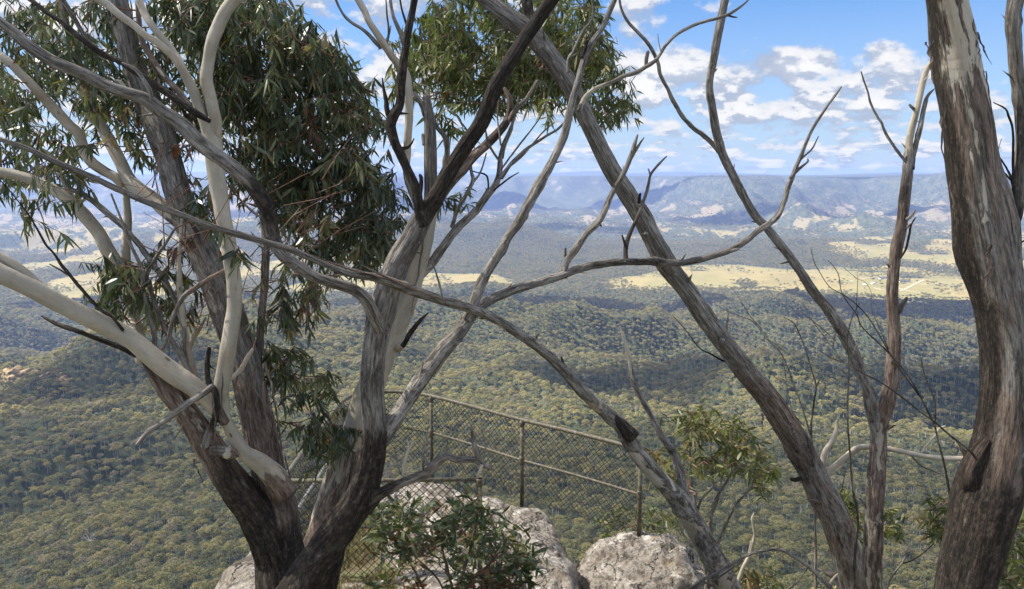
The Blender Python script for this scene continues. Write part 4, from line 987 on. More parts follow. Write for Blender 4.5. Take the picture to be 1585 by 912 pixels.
strips(A, [(236, 568, 3.98, 10, 40, 4), (258, 596, 3.98, 22, 55, 5), (300, 640, 3.95, 14, 60, 5), (330, 600, 3.9, 6, 110, 3), (345, 560, 3.95, -3, 105, 2.5), (390, 600, 4.2, 40, 120, 5), (405, 590, 4.2, 45, 160, 5), (398, 560, 4.2, -20, 130, 4), (418, 640, 4.2, 40, 165, 6), (372, 560, 4.25, -10, 110, 4), (410, 560, 4.22, 28, 150, 4), (335, 700, 3.95, -6, 60, 3),
           (238, 562, 3.95, 26, 28, 3), (282, 548, 3.95, 20, 50, 2.5), (290, 640, 3.95, -20, 40, 3), (300, 710, 4.0, 18, 45, 3), (254, 470, 4.4, 8, 120, 2), (228, 80, 4.4, 28, 70, 4), (240, 100, 4.4, 40, 75, 4), (120, 70, 4.8, 14, 90, 4), (196, 310, 5.2, 6, 120, 3), (420, 745, 4.1, 10, 50, 4)])
rr = random.Random(4); tw = []
V = []; F = []
for k in range(70):     # fine dead twigs round the middle of the tree
    x = rr.uniform(195, 500); y = rr.uniform(270, 520); Yd = rr.uniform(3.9, 4.7); a = P(x, y, Yd)
    an = rr.gauss(.9, .6); L = rr.uniform(.10, .42); d_ = Vector((math.cos(an), rr.gauss(0, .4), math.sin(an)))
    b = a+d_*L*.5+Vector((rr.gauss(0, .02), 0, rr.gauss(0, .02))); c = a+d_*L
    tube_raw([a, b, c], [.0035, .0025, .0012], 4, V, F)
    if rr.random() < .6:
        e = b+Vector((rr.gauss(0, .1), rr.gauss(0, .05), rr.uniform(.0, .14))); tube_raw([b, e], [.0022, .001], 3, V, F)
o = mesh_obj('dead_twigs', [tuple(v) for v in V], F, M_twig, A); o['kind'] = 'stuff'
crown = [([(250, -20), (400, -20), (450, 10), (490, 60), (535, 85), (575, 150), (588, 190), (575, 215), (545, 190), (500, 230), (440, 200), (380, 215), (330, 150), (290, 100)], (4.5, 6.0), 330, -.12),
         ([(360, 210), (420, 190), (500, 230), (545, 205), (590, 260), (622, 320), (612, 365), (596, 418), (565, 425), (530, 395), (470, 395), (440, 340), (400, 300), (350, 260)], (4.5, 5.7), 215, -.12),
         ([(120, -10), (330, -10), (340, 120), (330, 230), (270, 270), (215, 250), (170, 180), (130, 90)], (4.6, 5.8), 90, .02),
         ([(-20, -10), (130, -10), (200, 120), (215, 200), (150, 215), (120, 300), (60, 290), (-20, 300)], (4.3, 5.8), 105, .03),
         ([(395, 415), (450, 405), (500, 430), (495, 490), (440, 500), (400, 480)], (4.2, 4.7), 15, -.4),
         ([(400, 520), (440, 525), (500, 570), (535, 620), (530, 680), (480, 700), (435, 680), (405, 600)], (4.4, 5.2), 30, -.3),
         ([(165, 395), (215, 395), (225, 470), (180, 490), (150, 450)], (4.1, 4.6), 16, -.8),
         ([(205, 385), (300, 360), (320, 430), (290, 500), (215, 500)], (4.4, 5.0), 15, -.8),
         ([(270, 300), (330, 290), (340, 340), (280, 350)], (4.2, 4.6), 6, -.9), ([(30, 290), (90, 290), (80, 350), (35, 350)], (3.9, 4.2), 4, -.9), ([(340, 360), (375, 350), (370, 400), (350, 400)], (3.85, 3.95), 2, -.9),
         ([(500, 660), (530, 690), (520, 720), (490, 720)], (4.6, 5.0), 5, -.9)]
foliage(A, crown, M_leaf, leaf=(.05, .108), ratio=.155, per=24, twig_r=.003, seed=3, bias=-.09, down=.85, clump=.22, young=.02, mult=1.5)

# ---- B: the charred gum with the forked black trunk
Bt = empty('gum_tree', base_of(478, 950, 4.1), 'leafless black-scorched gum tree in the centre, leaning right from the charred base', 'tree')
tB = stem('trunk', [(440, 1010, 84, 4.1, CH), (452, 940, 76, 4.1), (478, 888, 60, 4.05, (.85, 0, .2)), (503, 848, 52, (.62, 0, .2)), (535, 805, 50), (560, 765, 46, 4.0, (.95, 0, .3)), (574, 720, 42, CH), (580, 680, 38, (.9, .0, .7)), (579, 645, 36, (.35, 0, 0)), (576, 600, 35, 3.95, (.3, 0, 0)), (579, 550, 36), (585, 510, 40, (.15, 0, 0)), (591, 478, 46), (603, 440, 40, 3.95), (620, 400, 36, (.3, 0, 0)), (638, 368, 33), (652, 340, 32, 3.9, (.5, 0, 0)), (668, 315, 27, (.85, 0, 0)), (684, 288, 25), (702, 255, 24), (722, 224, 24, 3.85), (745, 190, 24), (768, 132, 23, 3.8, (.8, 0, 0)), (790, 94, 22), (810, 62, 21), (834, 28, 20, 3.8), (854, 0, 20), (878, -38, 20, 3.75)], Y=3.9, parent=Bt, rough=1.5)
f_ = stem('branch', [(655, 350, 18, 3.88, (.8, 0, 0)), (648, 325, 16, 3.85, CH), (644, 294, 15), (629, 260, 14), (613, 224, 14), (604, 196, 18), (608, 180, 17, 3.82), (618, 160, 14), (620, 123, 14), (626, 88, 12), (632, 48, 12, 3.8), (639, 13, 11), (647, -30, 11)], Y=3.82, parent=Bt, rough=1.5)
stem('stub', [(606, 188, 12, 3.82, CH), (600, 172, 9), (597, 152, 7), (594, 138, 5), (592, 121, 2)], Y=3.82, parent=f_)
stem('stub', [(618, 230, 7, 3.84, CH), (630, 229, 5), (637, 222, 3), (641, 214, 1.5)], Y=3.82, parent=f_)
stem('stub', [(648, 305, 9, 3.83, CH), (652, 288, 7), (652, 276, 6), (650, 271, 5)], Y=3.82, parent=f_)
d5 = stem('branch', [(590, 512, 22, 3.92, GD), (577, 484, 22, 3.85, GR), (565, 463, 20, 3.8), (548, 449, 18), (522, 440, 17), (500, 433, 17, 3.72), (485, 427, 18), (459, 411, 19, (.3, 0, 0)), (437, 394, 20), (423, 373, 21, 3.65, (.7, 0, 0)), (419, 347, 21), (415, 325, 22, CH), (402, 303, 23), (382, 278, 24, (.6, 0, 0)), (358, 256, 24, 3.55, (.3, 0, 0)), (332, 238, 24), (305, 217, 24, GD), (281, 194, 24), (248, 171, 22, 3.45), (224, 154, 20), (193, 143, 20, GR), (164, 132, 19), (132, 116, 18, 3.35), (99, 103, 19), (72, 90, 18), (44, 70, 17, 3.3), (22, 50, 16), (0, 33, 14), (-40, 0, 14, 3.25)], Y=3.6, parent=Bt, rough=1.4)
stem('stub', [(233, 160, 8, 3.42, GD), (232, 143, 7), (222, 124, 7), (208, 107, 6), (190, 98, 4)], Y=3.42, parent=d5)
stem('stub', [(418, 325, 8, 3.6, CH), (424, 317, 6), (428, 311, 5)], Y=3.6, parent=d5)
stem('stub', [(200, 145, 9, 3.42, GR), (186, 128, 7), (178, 125, 5)], Y=3.42, parent=d5)
stem('twig', [(400, 335, 4, 3.68, (.5, 0, .6)), (380, 318, 4), (362, 298, 3), (350, 280, 2)], Y=3.7, parent=d5)
E1 = stem('branch', [(585, 690, 24, 4.0, (.4, 0, .3)), (598, 668, 28, 4.0, GD), (608, 652, 28), (622, 633, 25, GR), (652, 588, 25, 4.1), (682, 548, 25, (.1, 0, .1)), (712, 512, 23, 4.2), (730, 487, 21, (.3, 0, 0)), (750, 470, 15), (772, 458, 14), (800, 447, 14, 4.4), (840, 436, 13), (871, 426, 12), (901, 415, 12), (951, 406, 11, 4.7, (.45, 0, 0)), (1002, 405, 11), (1030, 406, 11, 4.95), (1052, 407, 10), (1082, 402, 10), (1123, 390, 10, 5.1, (.3, 0, 0)), (1150, 376, 9), (1173, 358, 9), (1200, 338, 9, GR), (1213, 315, 8), (1222, 285, 8, 5.3), (1238, 245, 6), (1256, 204, 5), (1278, 168, 4), (1291, 150, 4), (1303, 134, 2)], Y=4.5, parent=Bt, rough=1.4)
stem('twig', [(1222, 276, 4, 5.3, GR), (1236, 262, 5), (1250, 251, 3), (1250, 246, 2)], Y=5.3, parent=E1)
stem('twig', [(1238, 248, 4, 5.3, GR), (1247, 240, 3), (1257, 230, 3), (1267, 211, 1.5)], Y=5.3, parent=E1)
stem('stub', [(1130, 389, 6, 5.1, GD), (1140, 386, 5), (1144, 385, 3)], Y=5.1, parent=E1)
s1 = stem('branch', [(871, 428, 11, 4.55, GD), (878, 405, 11, GR), (891, 386, 12), (908, 362, 11), (926, 343, 11, 4.6), (936, 325, 10), (946, 303, 9), (966, 267, 8), (976, 242, 8), (981, 226, 7), (987, 209, 3)], Y=4.6, parent=Bt, snag=3)
stem('stub', [(974, 250, 6, 4.6, GR), (984, 232, 5), (997, 213, 2)], Y=4.6, parent=s1)
stem('stub', [(876, 408, 6, 4.6, GR), (875, 396, 5), (875, 384, 4)], Y=4.6, parent=s1)
stem('stub', [(921, 352, 5, 4.6, CH), (928, 348, 4), (931, 351, 2)], Y=4.6, parent=s1)
s2 = stem('branch', [(969, 406, 9, 4.75, (.6, 0, 0)), (969, 385, 8), (973, 368, 7), (984, 342, 6, 4.8), (994, 318, 5, GD), (1003, 290, 5), (1007, 271, 4), (1018, 256, 4), (1032, 242, 2)], Y=4.8, parent=Bt)
stem('stub', [(1007, 273, 3, 4.8, GD), (1005, 266, 3), (1003, 261, 1.5)], Y=4.8, parent=s2)
stem('stub', [(970, 385, 5, 4.75, CH), (966, 374, 4), (963, 364, 2.5)], Y=4.75, parent=s2)
stem('stub', [(989, 315, 5, 4.8, CH), (990, 306, 5), (991, 300, 4)], Y=4.8, parent=s2)
E2 = stem('branch', [(724, 494, 18, 4.2, GR), (733, 470, 16, 4.2), (744, 441, 16, (-.1, .35, 0)), (759, 413, 15, 4.3), (777, 387, 15), (786, 368, 14), (806, 338, 15, (.2, .2, .2)), (823, 307, 16, 4.4), (833, 289, 18), (847, 264, 14), (860, 240, 13, GR), (872, 213, 13, 4.5), (881, 177, 12), (888, 150, 11), (896, 121, 11), (908, 81, 10, 4.55), (919, 62, 10), (931, 45, 9), (941, 24, 8), (951, 0, 8), (965, -35, 8)], Y=4.4, parent=Bt, rough=1.6)
stem('twig', [(880, 112, 6, 4.55, GR), (880, 92, 5), (888, 78, 4), (901, 50, 4), (912, 36, 3), (918, 22, 3), (916, -5, 3)], Y=4.55, parent=E2)
stem('stub', [(901, 90, 7, 4.55, CH), (906, 74, 6), (909, 64, 5)], Y=4.55, parent=E2)
wf = stem('branch', [(896, 172, 8, 4.55, GR), (905, 152, 8, WH), (916, 141, 7), (926, 135, 6), (945, 128, 6, GR), (966, 118, 7, 4.6), (984, 113, 7), (1002, 102, 7), (1014, 94, 6), (1022, 84, 5), (1030, 71, 5), (1042, 58, 5), (1056, 48, 5), (1072, 40, 5), (1092, 33, 5), (1112, 28, 5), (1128, 22, 5, GD), (1143, 13, 4), (1152, 6, 3), (1162, -4, 2)], Y=4.6, parent=Bt)
stem('stub', [(1000, 103, 6, 4.6, GR), (1001, 90, 6), (1003, 80, 5)], Y=4.6, parent=wf)
stem('stub', [(1126, 23, 4, 4.6, CH), (1134, 26, 3), (1141, 27, 1.5)], Y=4.6, parent=wf)
stem('stub', [(1024, 84, 2, 4.6, GD), (1020, 68, 1.5), (1018, 52, 1)], Y=4.6, parent=wf)
lb = stem('branch', [(566, 786, 26, 4.0, CH), (582, 768, 20, 3.95, (.6, 0, .3)), (600, 758, 17), (620, 748, 15, (.3, 0, .3)), (645, 738, 15), (664, 730, 16, (.2, 0, .5)), (677, 716, 14, 3.9), (693, 707, 11, (.3, 0, .3)), (708, 711, 10), (724, 710, 11), (740, 713, 12), (752, 720, 9, (-.1, .6, 0)), (764, 728, 3)], Y=3.95, parent=Bt, rough=1.8)
stem('stub', [(748, 717, 8, 3.88, GR), (740, 706, 8), (736, 694, 8), (733, 680, 8, GD), (731, 667, 5)], Y=3.88, parent=lb, rough=1.8)
stem('stub', [(746, 720, 6, 3.88, WH), (742, 731, 5), (738, 736, 3)], Y=3.88, parent=lb)
wt = stem('stub', [(622, 745, 5, 3.93, WH), (625, 727, 6), (628, 710, 6), (633, 695, 5), (638, 687, 4), (643, 682, 2)], Y=3.92, parent=lb)
stem('stub', [(632, 697, 3, 3.92, WH), (632, 688, 3), (630, 680, 1.5)], Y=3.92, parent=lb)
stem('twig', [(628, 744, 3, 3.93, GR), (618, 728, 3), (613, 708, 2.5), (612, 700, 2), (609, 692, 1.5)], Y=3.93, parent=lb)
stem('twig', [(662, 730, 5, 3.9, GR), (656, 727, 5), (655, 716, 4), (656, 700, 3.5), (659, 680, 3), (663, 660, 2)], Y=3.9, parent=lb)
stem('twig', [(690, 707, 3, 3.9, GR), (692, 695, 2), (693, 680, 1.5)], Y=3.9, parent=lb)
stem('twig', [(745, 712, 3, 3.88, GR), (752, 695, 2.5), (747, 665, 2), (743, 641, 1.5)], Y=3.88, parent=lb)
stem('twig', [(626, 750, 1.5, 4.1, GR), (688, 560, 2), (700, 465, 2), (682, 430, 2), (660, 398, 1.5)], Y=4.0, parent=lb) if False else None
stem('stub', [(646, 600, 4, 4.08, GD), (650, 585, 4), (652, 575, 3), (655, 560, 2)], Y=4.08, parent=E1)
stem('twig', [(685, 462, 3, 3.5, GD), (680, 440, 3), (672, 415, 2.5), (662, 402, 2), (654, 397, 1.5)], Y=3.5, parent=Bt)

# ---- D: the white gum behind
Dt = empty('gum_tree', base_of(500, 900, 4.9), 'white-barked gum tree with peeling foot and broken top, behind the scorched centre trunk', 'tree')
tD = stem('trunk', [(470, 960, 84, 4.9, CH), (492, 880, 74, 4.9, (.8, 0, .5)), (508, 820, 62, (.4, .3, .8)), (518, 770, 54, (.25, .5, .7)), (534, 715, 46, (.05, .6, .5)), (549, 670, 42, (-.1, .85, .3)), (562, 630, 40, (-.2, .95, .2)), (578, 590, 40, WH), (594, 550, 38, 4.95), (614, 503, 34), (632, 460, 31), (645, 420, 29, 5.0), (656, 380, 27), (663, 345, 25, WH), (667, 310, 23, GR), (667, 270, 21, (-.1, .2, 0)), (666, 230, 20, GR), (665, 190, 18, 5.05), (662, 165, 15), (659, 150, 12)], Y=4.95, parent=Dt, rough=.7, snag=9)
stem('stub', [(658, 180, 8, 5.05, GR), (653, 163, 8), (645, 150, 8), (640, 143, 6)], Y=5.05, parent=tD)
stem('stub', [(656, 225, 5, 5.0, GR), (655, 214, 6), (654, 208, 5)], Y=5.0, parent=tD)
stem('branch', [(690, 285, 9, 5.1, GR), (689, 252, 9), (692, 238, 9), (691, 222, 9), (686, 208, 8), (678, 199, 7), (671, 186, 5)], Y=5.1, parent=Dt)
D1 = stem('branch', [(652, 335, 10, 4.95, PB), (638, 300, 10, PA), (629, 272, 11), (630, 241, 12), (632, 202, 13), (633, 153, 14, 4.9), (630, 118, 12), (618, 100, 12), (607, 88, 12), (588, 59, 11, (-.2, .8, 0)), (571, 33, 11), (562, 13, 11), (545, -18, 11, 4.85)], Y=4.9, parent=Dt, rough=.5)
stem('twig', [(590, 74, 7, 4.9, GR), (580, 64, 7), (571, 54, 6), (560, 45, 5), (544, 35, 5), (530, 20, 4), (518, -4, 4)], Y=4.9, parent=D1)
stem('twig', [(625, 70, 7, 4.9, GR), (618, 48, 7), (610, 28, 6), (606, 12, 5), (603, -10, 5)], Y=4.9, parent=D1)
stem('twig', [(598, 70, 4, 4.9, GR), (602, 50, 4), (599, 25, 3), (597, -8, 2)], Y=4.9, parent=D1)
stem('twig', [(598, 60, 2, 4.9, GD), (603, 52, 2), (605, 40, 1.5)], Y=4.9, parent=D1)
stem('twig', [(631, 45, 4, 3.85, CH), (626, 28, 4), (622, 15, 3), (618, -8, 3)], Y=3.85, parent=Bt)
D3 = stem('branch', [(680, 310, 14, 5.0, RD), (697, 285, 14, RP), (713, 267, 14), (735, 241, 15, (.2, .1, 1)), (757, 219, 14, 5.1, RC), (779, 197, 13), (788, 178, 11), (789, 155, 9, RD), (781, 137, 6)], Y=5.05, parent=Dt)
stem('branch', [(786, 190, 8, 5.1, RD), (797, 170, 8, GR), (812, 156, 7), (822, 142, 6), (832, 125, 5)], Y=5.1, parent=Dt)
stem('twig', [(793, 180, 4, 5.1, GR), (792, 200, 4), (782, 225, 4), (778, 245, 4)], Y=5.1, parent=D3)
D2 = stem('branch', [(632, 452, 15, 5.0, (-.1, .5, 0)), (650, 428, 15), (669, 406, 15, (-.1, .3, 0)), (689, 378, 14, GR), (709, 352, 13), (735, 328, 12, 5.1), (753, 305, 11), (768, 283, 10), (773, 266, 9), (774, 246, 7, GD), (779, 224, 6), (789, 202, 5), (797, 180, 4), (803, 150, 3)], Y=5.05, parent=Dt)
for c_ in ([(773, 250, 4), (757, 224, 4), (751, 200, 3), (745, 178, 3)], [(775, 276, 8), (790, 255, 6), (812, 233, 5), (845, 211, 4), (862, 201, 4), (875, 188, 3)], [(776, 262, 3), (801, 228, 3), (823, 200, 2.5), (838, 178, 2), (850, 150, 2)],
           [(775, 225, 3), (772, 200, 3), (770, 180, 2.5), (772, 150, 2)], [(790, 257, 3), (810, 240, 3), (840, 205, 2.5), (858, 190, 2)],
           [(699, 352, 7), (711, 320, 6), (731, 283, 6), (729, 263, 5), (727, 235, 4), (724, 205, 3), (710, 185, 2.5)], [(733, 281, 4), (744, 266, 3), (753, 237, 2)], [(738, 318, 5), (748, 304, 4), (755, 292, 3)], [(756, 292, 3, (1, 0, 0)), (753, 272, 3), (735, 266, 2), (713, 257, 2), (690, 246, 1.5)],
           [(762, 296, 4, (.8, 0, 0)), (775, 286, 3), (788, 276, 2.5), (803, 267, 1.5)]):
    stem('twig', [(c_[0][0], c_[0][1], c_[0][2], 5.08, c_[0][3] if len(c_[0]) > 3 else (.2, 0, 0))] + [tuple(q) for q in c_[1:]], Y=5.08, parent=D2)
stem('stub', [(616, 540, 13, 4.92, WH), (622, 536, 11, 4.85), (626, 532, 8, CH), (636, 514, 8, 4.8), (650, 497, 6), (663, 484, 2)], Y=4.85, parent=Dt)
strips(Dt, [(528, 700, 4.85, -35, 130, 9), (540, 690, 4.85, -20, 130, 8), (556, 640, 4.88, -70, 190, 7), (520, 730, 4.85, -25, 100, 9), (548, 700, 4.85, -8, 100, 8), (566, 620, 4.9, -55, 110, 4), (535, 760, 4.85, -20, 80, 8), (500, 780, 4.85, -4, 70, 6), (480, 800, 4.9, 10, 80, 7), (656, 355, 4.95, -20, 130, 3), (580, 590, 4.9, -32, 90, 3)])
crown2 = [([(640, 60), (665, 20), (700, -15), (910, -15), (935, 50), (950, 95), (905, 125), (860, 140), (790, 130), (740, 150), (690, 130), (640, 110)], (5.6, 7.4), 270, -.15),
          ([(640, 85), (930, 90), (955, 105), (985, 160), (955, 195), (925, 175), (880, 165), (830, 165), (770, 170), (720, 170), (670, 150)], (5.6, 7.0), 110, -.10),
          ([(610, 70), (640, 60), (645, 150), (625, 140), (605, 110)], (5.0, 5.6), 9, -.9), ([(675, 165), (700, 160), (690, 190), (675, 185)], (5.2, 5.4), 3, -.9), ([(690, 300), (708, 298), (706, 330), (690, 325)], (5.1, 5.3), 3, -.9), ([(690, 195), (730, 195), (735, 215), (690, 215)], (5.1, 5.3), 3, -.9),
          ([(840, 150), (850, 150), (855, 175), (840, 175)], (5.2, 5.3), 2, -.9)]
foliage(Dt, crown2, M_leaf_olive, leaf=(.055, .11), ratio=.15, per=22, seed=8, down=.75, bias=-.12, clump=.26, young=.02, maxlink=2.5, mult=1.45)

# ---- C: the leaning dead tree
Ct = empty('dead_tree', base_of(1140, 980, 5.5), 'silver-grey dead tree leaning far left across the view from right of the boulder', 'dead tree')
tC = stem('trunk', [(1165, 1030, 52, 5.5, (-.2, .42, 0)), (1147, 975, 48), (1130, 925, 44, 5.5), (1118, 890, 38), (1093, 845, 36, 5.4), (1072, 808, 35), (1052, 775, 33), (1030, 752, 28, 5.2), (1000, 718, 27), (975, 684, 26), (962, 660, 25), (940, 640, 22, 5.0), (903, 607, 19), (868, 569, 17, 4.7), (840, 543, 15), (803, 517, 15), (764, 493, 15, 4.3), (726, 477, 16, (.15, 0, 0)), (683, 464, 15), (639, 450, 17, 3.8), (595, 433, 16), (570, 428, 13), (540, 424, 10, 3.5, GR), (500, 408, 9), (452, 387, 10), (410, 375, 10, 3.3), (371, 364, 11), (336, 353, 10), (300, 340, 9), (259, 324, 10, 3.15), (215, 308, 10), (171, 287, 9), (132, 270, 9, 3.0), (88, 252, 9), (39, 229, 8), (0, 216, 7, 2.9), (-40, 205, 6)], Y=5, parent=Ct, rough=1.0)
stem('branch', [(1064, 800, 14, 5.32, GR), (1062, 775, 16), (1058, 750, 15), (1047, 715, 14), (1040, 697, 13, (.6, 0, 0)), (1027, 679, 11, GR), (1002, 634, 9), (981, 593, 9, (-.2, .5, .2)), (976, 572, 8), (974, 553, 8), (968, 530, 6, WH), (960, 506, 2)], Y=5.3, parent=Ct)
stem('stub', [(978, 676, 24, 4.98, (.6, 0, .6)), (965, 660, 18, (.9, 0, .5)), (950, 645, 9), (936, 632, 4)], Y=4.97, parent=tC, rough=2.5)
stem('stub', [(875, 570, 4, 4.7, CH), (871, 560, 4), (869, 553, 3)], Y=4.7, parent=tC)
stem('stub', [(752, 485, 4, 4.2, GD), (742, 474, 4), (735, 465, 3)], Y=4.2, parent=tC)
for i, (a, b) in enumerate([((500, 402), (640, 442)), ((560, 410), (690, 466)), ((475, 392), (600, 432))]):
    stem('bark_strip', [(a[0], a[1], 1.5, 3.42, RP), ((a[0]*2+b[0])/3, (a[1]*2+b[1])/3+3, 4, 3.5), (b[0], b[1], 4, 3.75)], Y=3.5, parent=tC)

# ---- F: the straight diagonal trunk
Ft = empty('gum_tree', base_of(1330, 985, 6.0), 'straight bare grey trunk slanting from bottom right up to the top centre', 'tree')
tF = stem('trunk', [(1345, 1030, 52, 6.0, RD), (1332, 960, 48, (0, 0, .5)), (1319, 906, 44, (0, 0, .42)), (1306, 850, 43, 5.95), (1291, 800, 44, (.1, 0, .45)), (1266, 750, 42, (.3, 0, .45)), (1240, 699, 40, 5.8, (.45, 0, .5)), (1210, 649, 38, (.25, 0, .6)), (1183, 608, 36, (.1, .05, .75)), (1153, 573, 34, 5.6, (.1, 0, .55)), (1123, 533, 30, GD), (1092, 492, 29, GR), (1062, 448, 29, 5.4), (1030, 406, 32), (1007, 363, 29), (976, 308, 28, 5.2), (946, 262, 27), (916, 202, 27, (.15, 0, .1)), (891, 150, 28, 5.0), (861, 101, 28), (845, 80, 31), (823, 53, 31, GD), (790, 26, 26, 4.9), (757, 2, 24), (720, -25, 24)], Y=5.5, parent=Ft, rough=1.5)
stem('limb', [(838, 75, 22, 4.92, GD), (827, 45, 18, (.7, 0, 0)), (818, 20, 17), (814, -5, 16), (812, -40, 15)], Y=4.9, parent=Ft, rough=1.5)
stem('stub', [(1240, 742, 8, 5.8, CH), (1231, 743, 7), (1224, 741, 5)], Y=5.75, parent=Ft)
stem('stub', [(1029, 405, 22, 5.3, GD), (1012, 404, 16, 5.25), (1002, 404, 11)], Y=5.25, parent=Ft)
stem('twig', [(1155, 565, 4, 5.6, CH), (1123, 560, 3), (1100, 548, 2.5), (1082, 538, 2), (1062, 512, 1.5), (1042, 489, 1)], Y=5.6, parent=Ft)
strips(Ft, [(1190, 610, 5.55, -8, 22, 5), (1168, 580, 5.5, 14, 14, 4), (1222, 655, 5.6, 12, 30, 5), (1140, 570, 5.5, -5, 20, 4), (1180, 640, 5.55, 4, 30, 5), (1205, 640, 5.6, 8, 26, 4)])
stem('stub', [(1215, 662, 5, 5.7, RC), (1222, 640, 4), (1228, 625, 3)], Y=5.7, parent=Ft) if False else None

# ---- G: reddish tree with the long curved branch
Gt = empty('dead_tree', base_of(1350, 985, 6.4), 'slim dead tree with mottled red-brown trunk, left of the thick right trunk', 'dead tree')
tG = stem('trunk', [(1350, 1030, 36, 6.4, RP), (1349, 912, 31, (-.1, .42, .7)), (1351, 855, 30), (1354, 780, 28, (-.1, .48, .7)), (1359, 704, 27), (1365, 654, 25, (-.1, .42, .8)), (1379, 593, 23, (.1, .1, 1)), (1385, 528, 21, (.3, 0, 1)), (1382, 460, 18), (1386, 400, 17, (.1, .25, .8)), (1394, 350, 17, (.35, 0, .8)), (1402, 303, 17, (.6, 0, .5)), (1407, 252, 17, 6.4, (.4, .2, .3)), (1409, 217, 11, WH), (1420, 166, 10), (1430, 126, 10), (1436, 106, 9), (1443, 92, 5)], Y=6.4, parent=Gt, rough=1.2)
stem('branch', [(1410, 262, 11, 6.4, (.7, 0, .3)), (1416, 235, 9, GR), (1422, 202, 8), (1432, 161, 7), (1437, 148, 5), (1446, 138, 2)], Y=6.4, parent=Gt)
stem('twig', [(1401, 250, 5, 6.4, GR), (1387, 232, 5), (1372, 207, 5), (1364, 190, 4), (1359, 182, 4), (1348, 160, 4), (1343, 143, 3), (1337, 125, 3), (1333, 111, 2)], Y=6.4, parent=Gt)
stem('stub', [(1417, 170, 6, 6.4, GR), (1411, 166, 5), (1408, 162, 4)], Y=6.4, parent=tG)
stem('stub', [(1390, 484, 9, 6.4, GD), (1397, 470, 8), (1403, 461, 5)], Y=6.35, parent=tG)
stem('twig', [(1394, 399, 4, 6.35, CH), (1403, 385, 4), (1407, 363, 4), (1411, 348, 3), (1417, 337, 2)], Y=6.35, parent=tG)
stem('stub', [(1403, 340, 6, 6.35, GR), (1412, 333, 5), (1416, 326, 3)], Y=6.35, parent=tG)
G1 = stem('branch', [(1358, 668, 18, 6.4, GR), (1350, 636, 19), (1341, 603, 18), (1326, 558, 18), (1312, 530, 18), (1301, 508, 18, 6.2, (.2, 0, 0)), (1276, 472, 16), (1256, 446, 15), (1228, 405, 14, GR), (1205, 377, 13, 6.0), (1185, 350, 13), (1173, 338, 13), (1153, 308, 13, (.2, 0, 0)), (1133, 267, 14, 5.9), (1115, 227, 14), (1103, 177, 13), (1099, 131, 12), (1105, 91, 13, 5.8, GR), (1113, 40, 13), (1123, 0, 13), (1132, -40, 13)], Y=6, parent=Gt, rough=1.1)
stem('branch', [(1114, 235, 8, 5.9, GD), (1102, 222, 8), (1088, 209, 8), (1072, 197, 7, GR), (1055, 178, 7), (1042, 156, 7), (1034, 138, 6), (1022, 116, 6), (1019, 100, 6), (1014, 86, 6), (1002, 66, 6), (987, 50, 5), (972, 33, 5), (962, 15, 4), (958, -5, 4), (954, -28, 4)], Y=5.9, parent=G1)

# ---- H: the thick right trunk
Ht = empty('gum_tree', base_of(1480, 1100, 3.0), 'thick gum trunk at the right edge, pale above and scorched brown below', 'tree')
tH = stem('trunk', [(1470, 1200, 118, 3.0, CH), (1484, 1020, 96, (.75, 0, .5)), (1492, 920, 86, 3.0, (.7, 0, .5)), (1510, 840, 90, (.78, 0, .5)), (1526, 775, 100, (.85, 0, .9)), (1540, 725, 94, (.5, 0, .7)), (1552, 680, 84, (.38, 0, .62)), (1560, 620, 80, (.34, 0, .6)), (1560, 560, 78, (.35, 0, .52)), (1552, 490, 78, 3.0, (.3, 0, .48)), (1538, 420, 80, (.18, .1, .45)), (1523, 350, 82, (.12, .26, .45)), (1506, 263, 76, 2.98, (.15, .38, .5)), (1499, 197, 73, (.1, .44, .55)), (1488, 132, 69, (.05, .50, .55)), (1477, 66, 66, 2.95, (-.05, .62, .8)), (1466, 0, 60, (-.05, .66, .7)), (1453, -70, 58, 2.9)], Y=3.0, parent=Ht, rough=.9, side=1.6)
stem('burl', [(1512, 780, 20, 2.98, CH), (1500, 742, 30, 2.97, (.7, 0, .9)), (1507, 712, 28), (1526, 680, 16)], Y=2.96, parent=Ht, rough=2.0)
stem('limb', [(1545, 400, 30, 3.02, (.4, 0, .2)), (1556, 362, 26, CH), (1570, 335, 22, (.6, 0, 0)), (1578, 300, 19, GD), (1582, 230, 18, 3.0), (1579, 165, 20, (.2, 0, .3)), (1574, 115, 20), (1569, 66, 20), (1566, 33, 21), (1571, 0, 23, 2.95), (1580, -50, 22)], Y=3.0, parent=Ht, rough=1.4)
for c_ in ([(1572, 330, 6), (1570, 290, 6), (1569, 263, 5), (1568, 204, 4), (1562, 180, 4), (1556, 168, 3), (1538, 159, 1.5)], [(1570, 300, 4), (1564, 273, 4), (1552, 252, 3), (1541, 236, 2)], [(1566, 280, 3), (1550, 262, 3), (1540, 247, 2)], [(1565, 300, 2), (1552, 285, 2), (1541, 271, 1)], [(1545, 232, 1.2), (1550, 215, 1)],
           [(1572, 340, 6), (1578, 400, 5), (1582, 450, 4), (1584, 520, 3)], [(1576, 330, 5), (1580, 370, 5), (1581, 395, 3)], [(1555, 345, 5), (1550, 335, 4), (1552, 322, 2)]):
    stem('twig', [(c_[0][0], c_[0][1], c_[0][2], 2.98, (.85, 0, .2))] + [tuple(q) for q in c_[1:]], Y=2.98, parent=Ht)
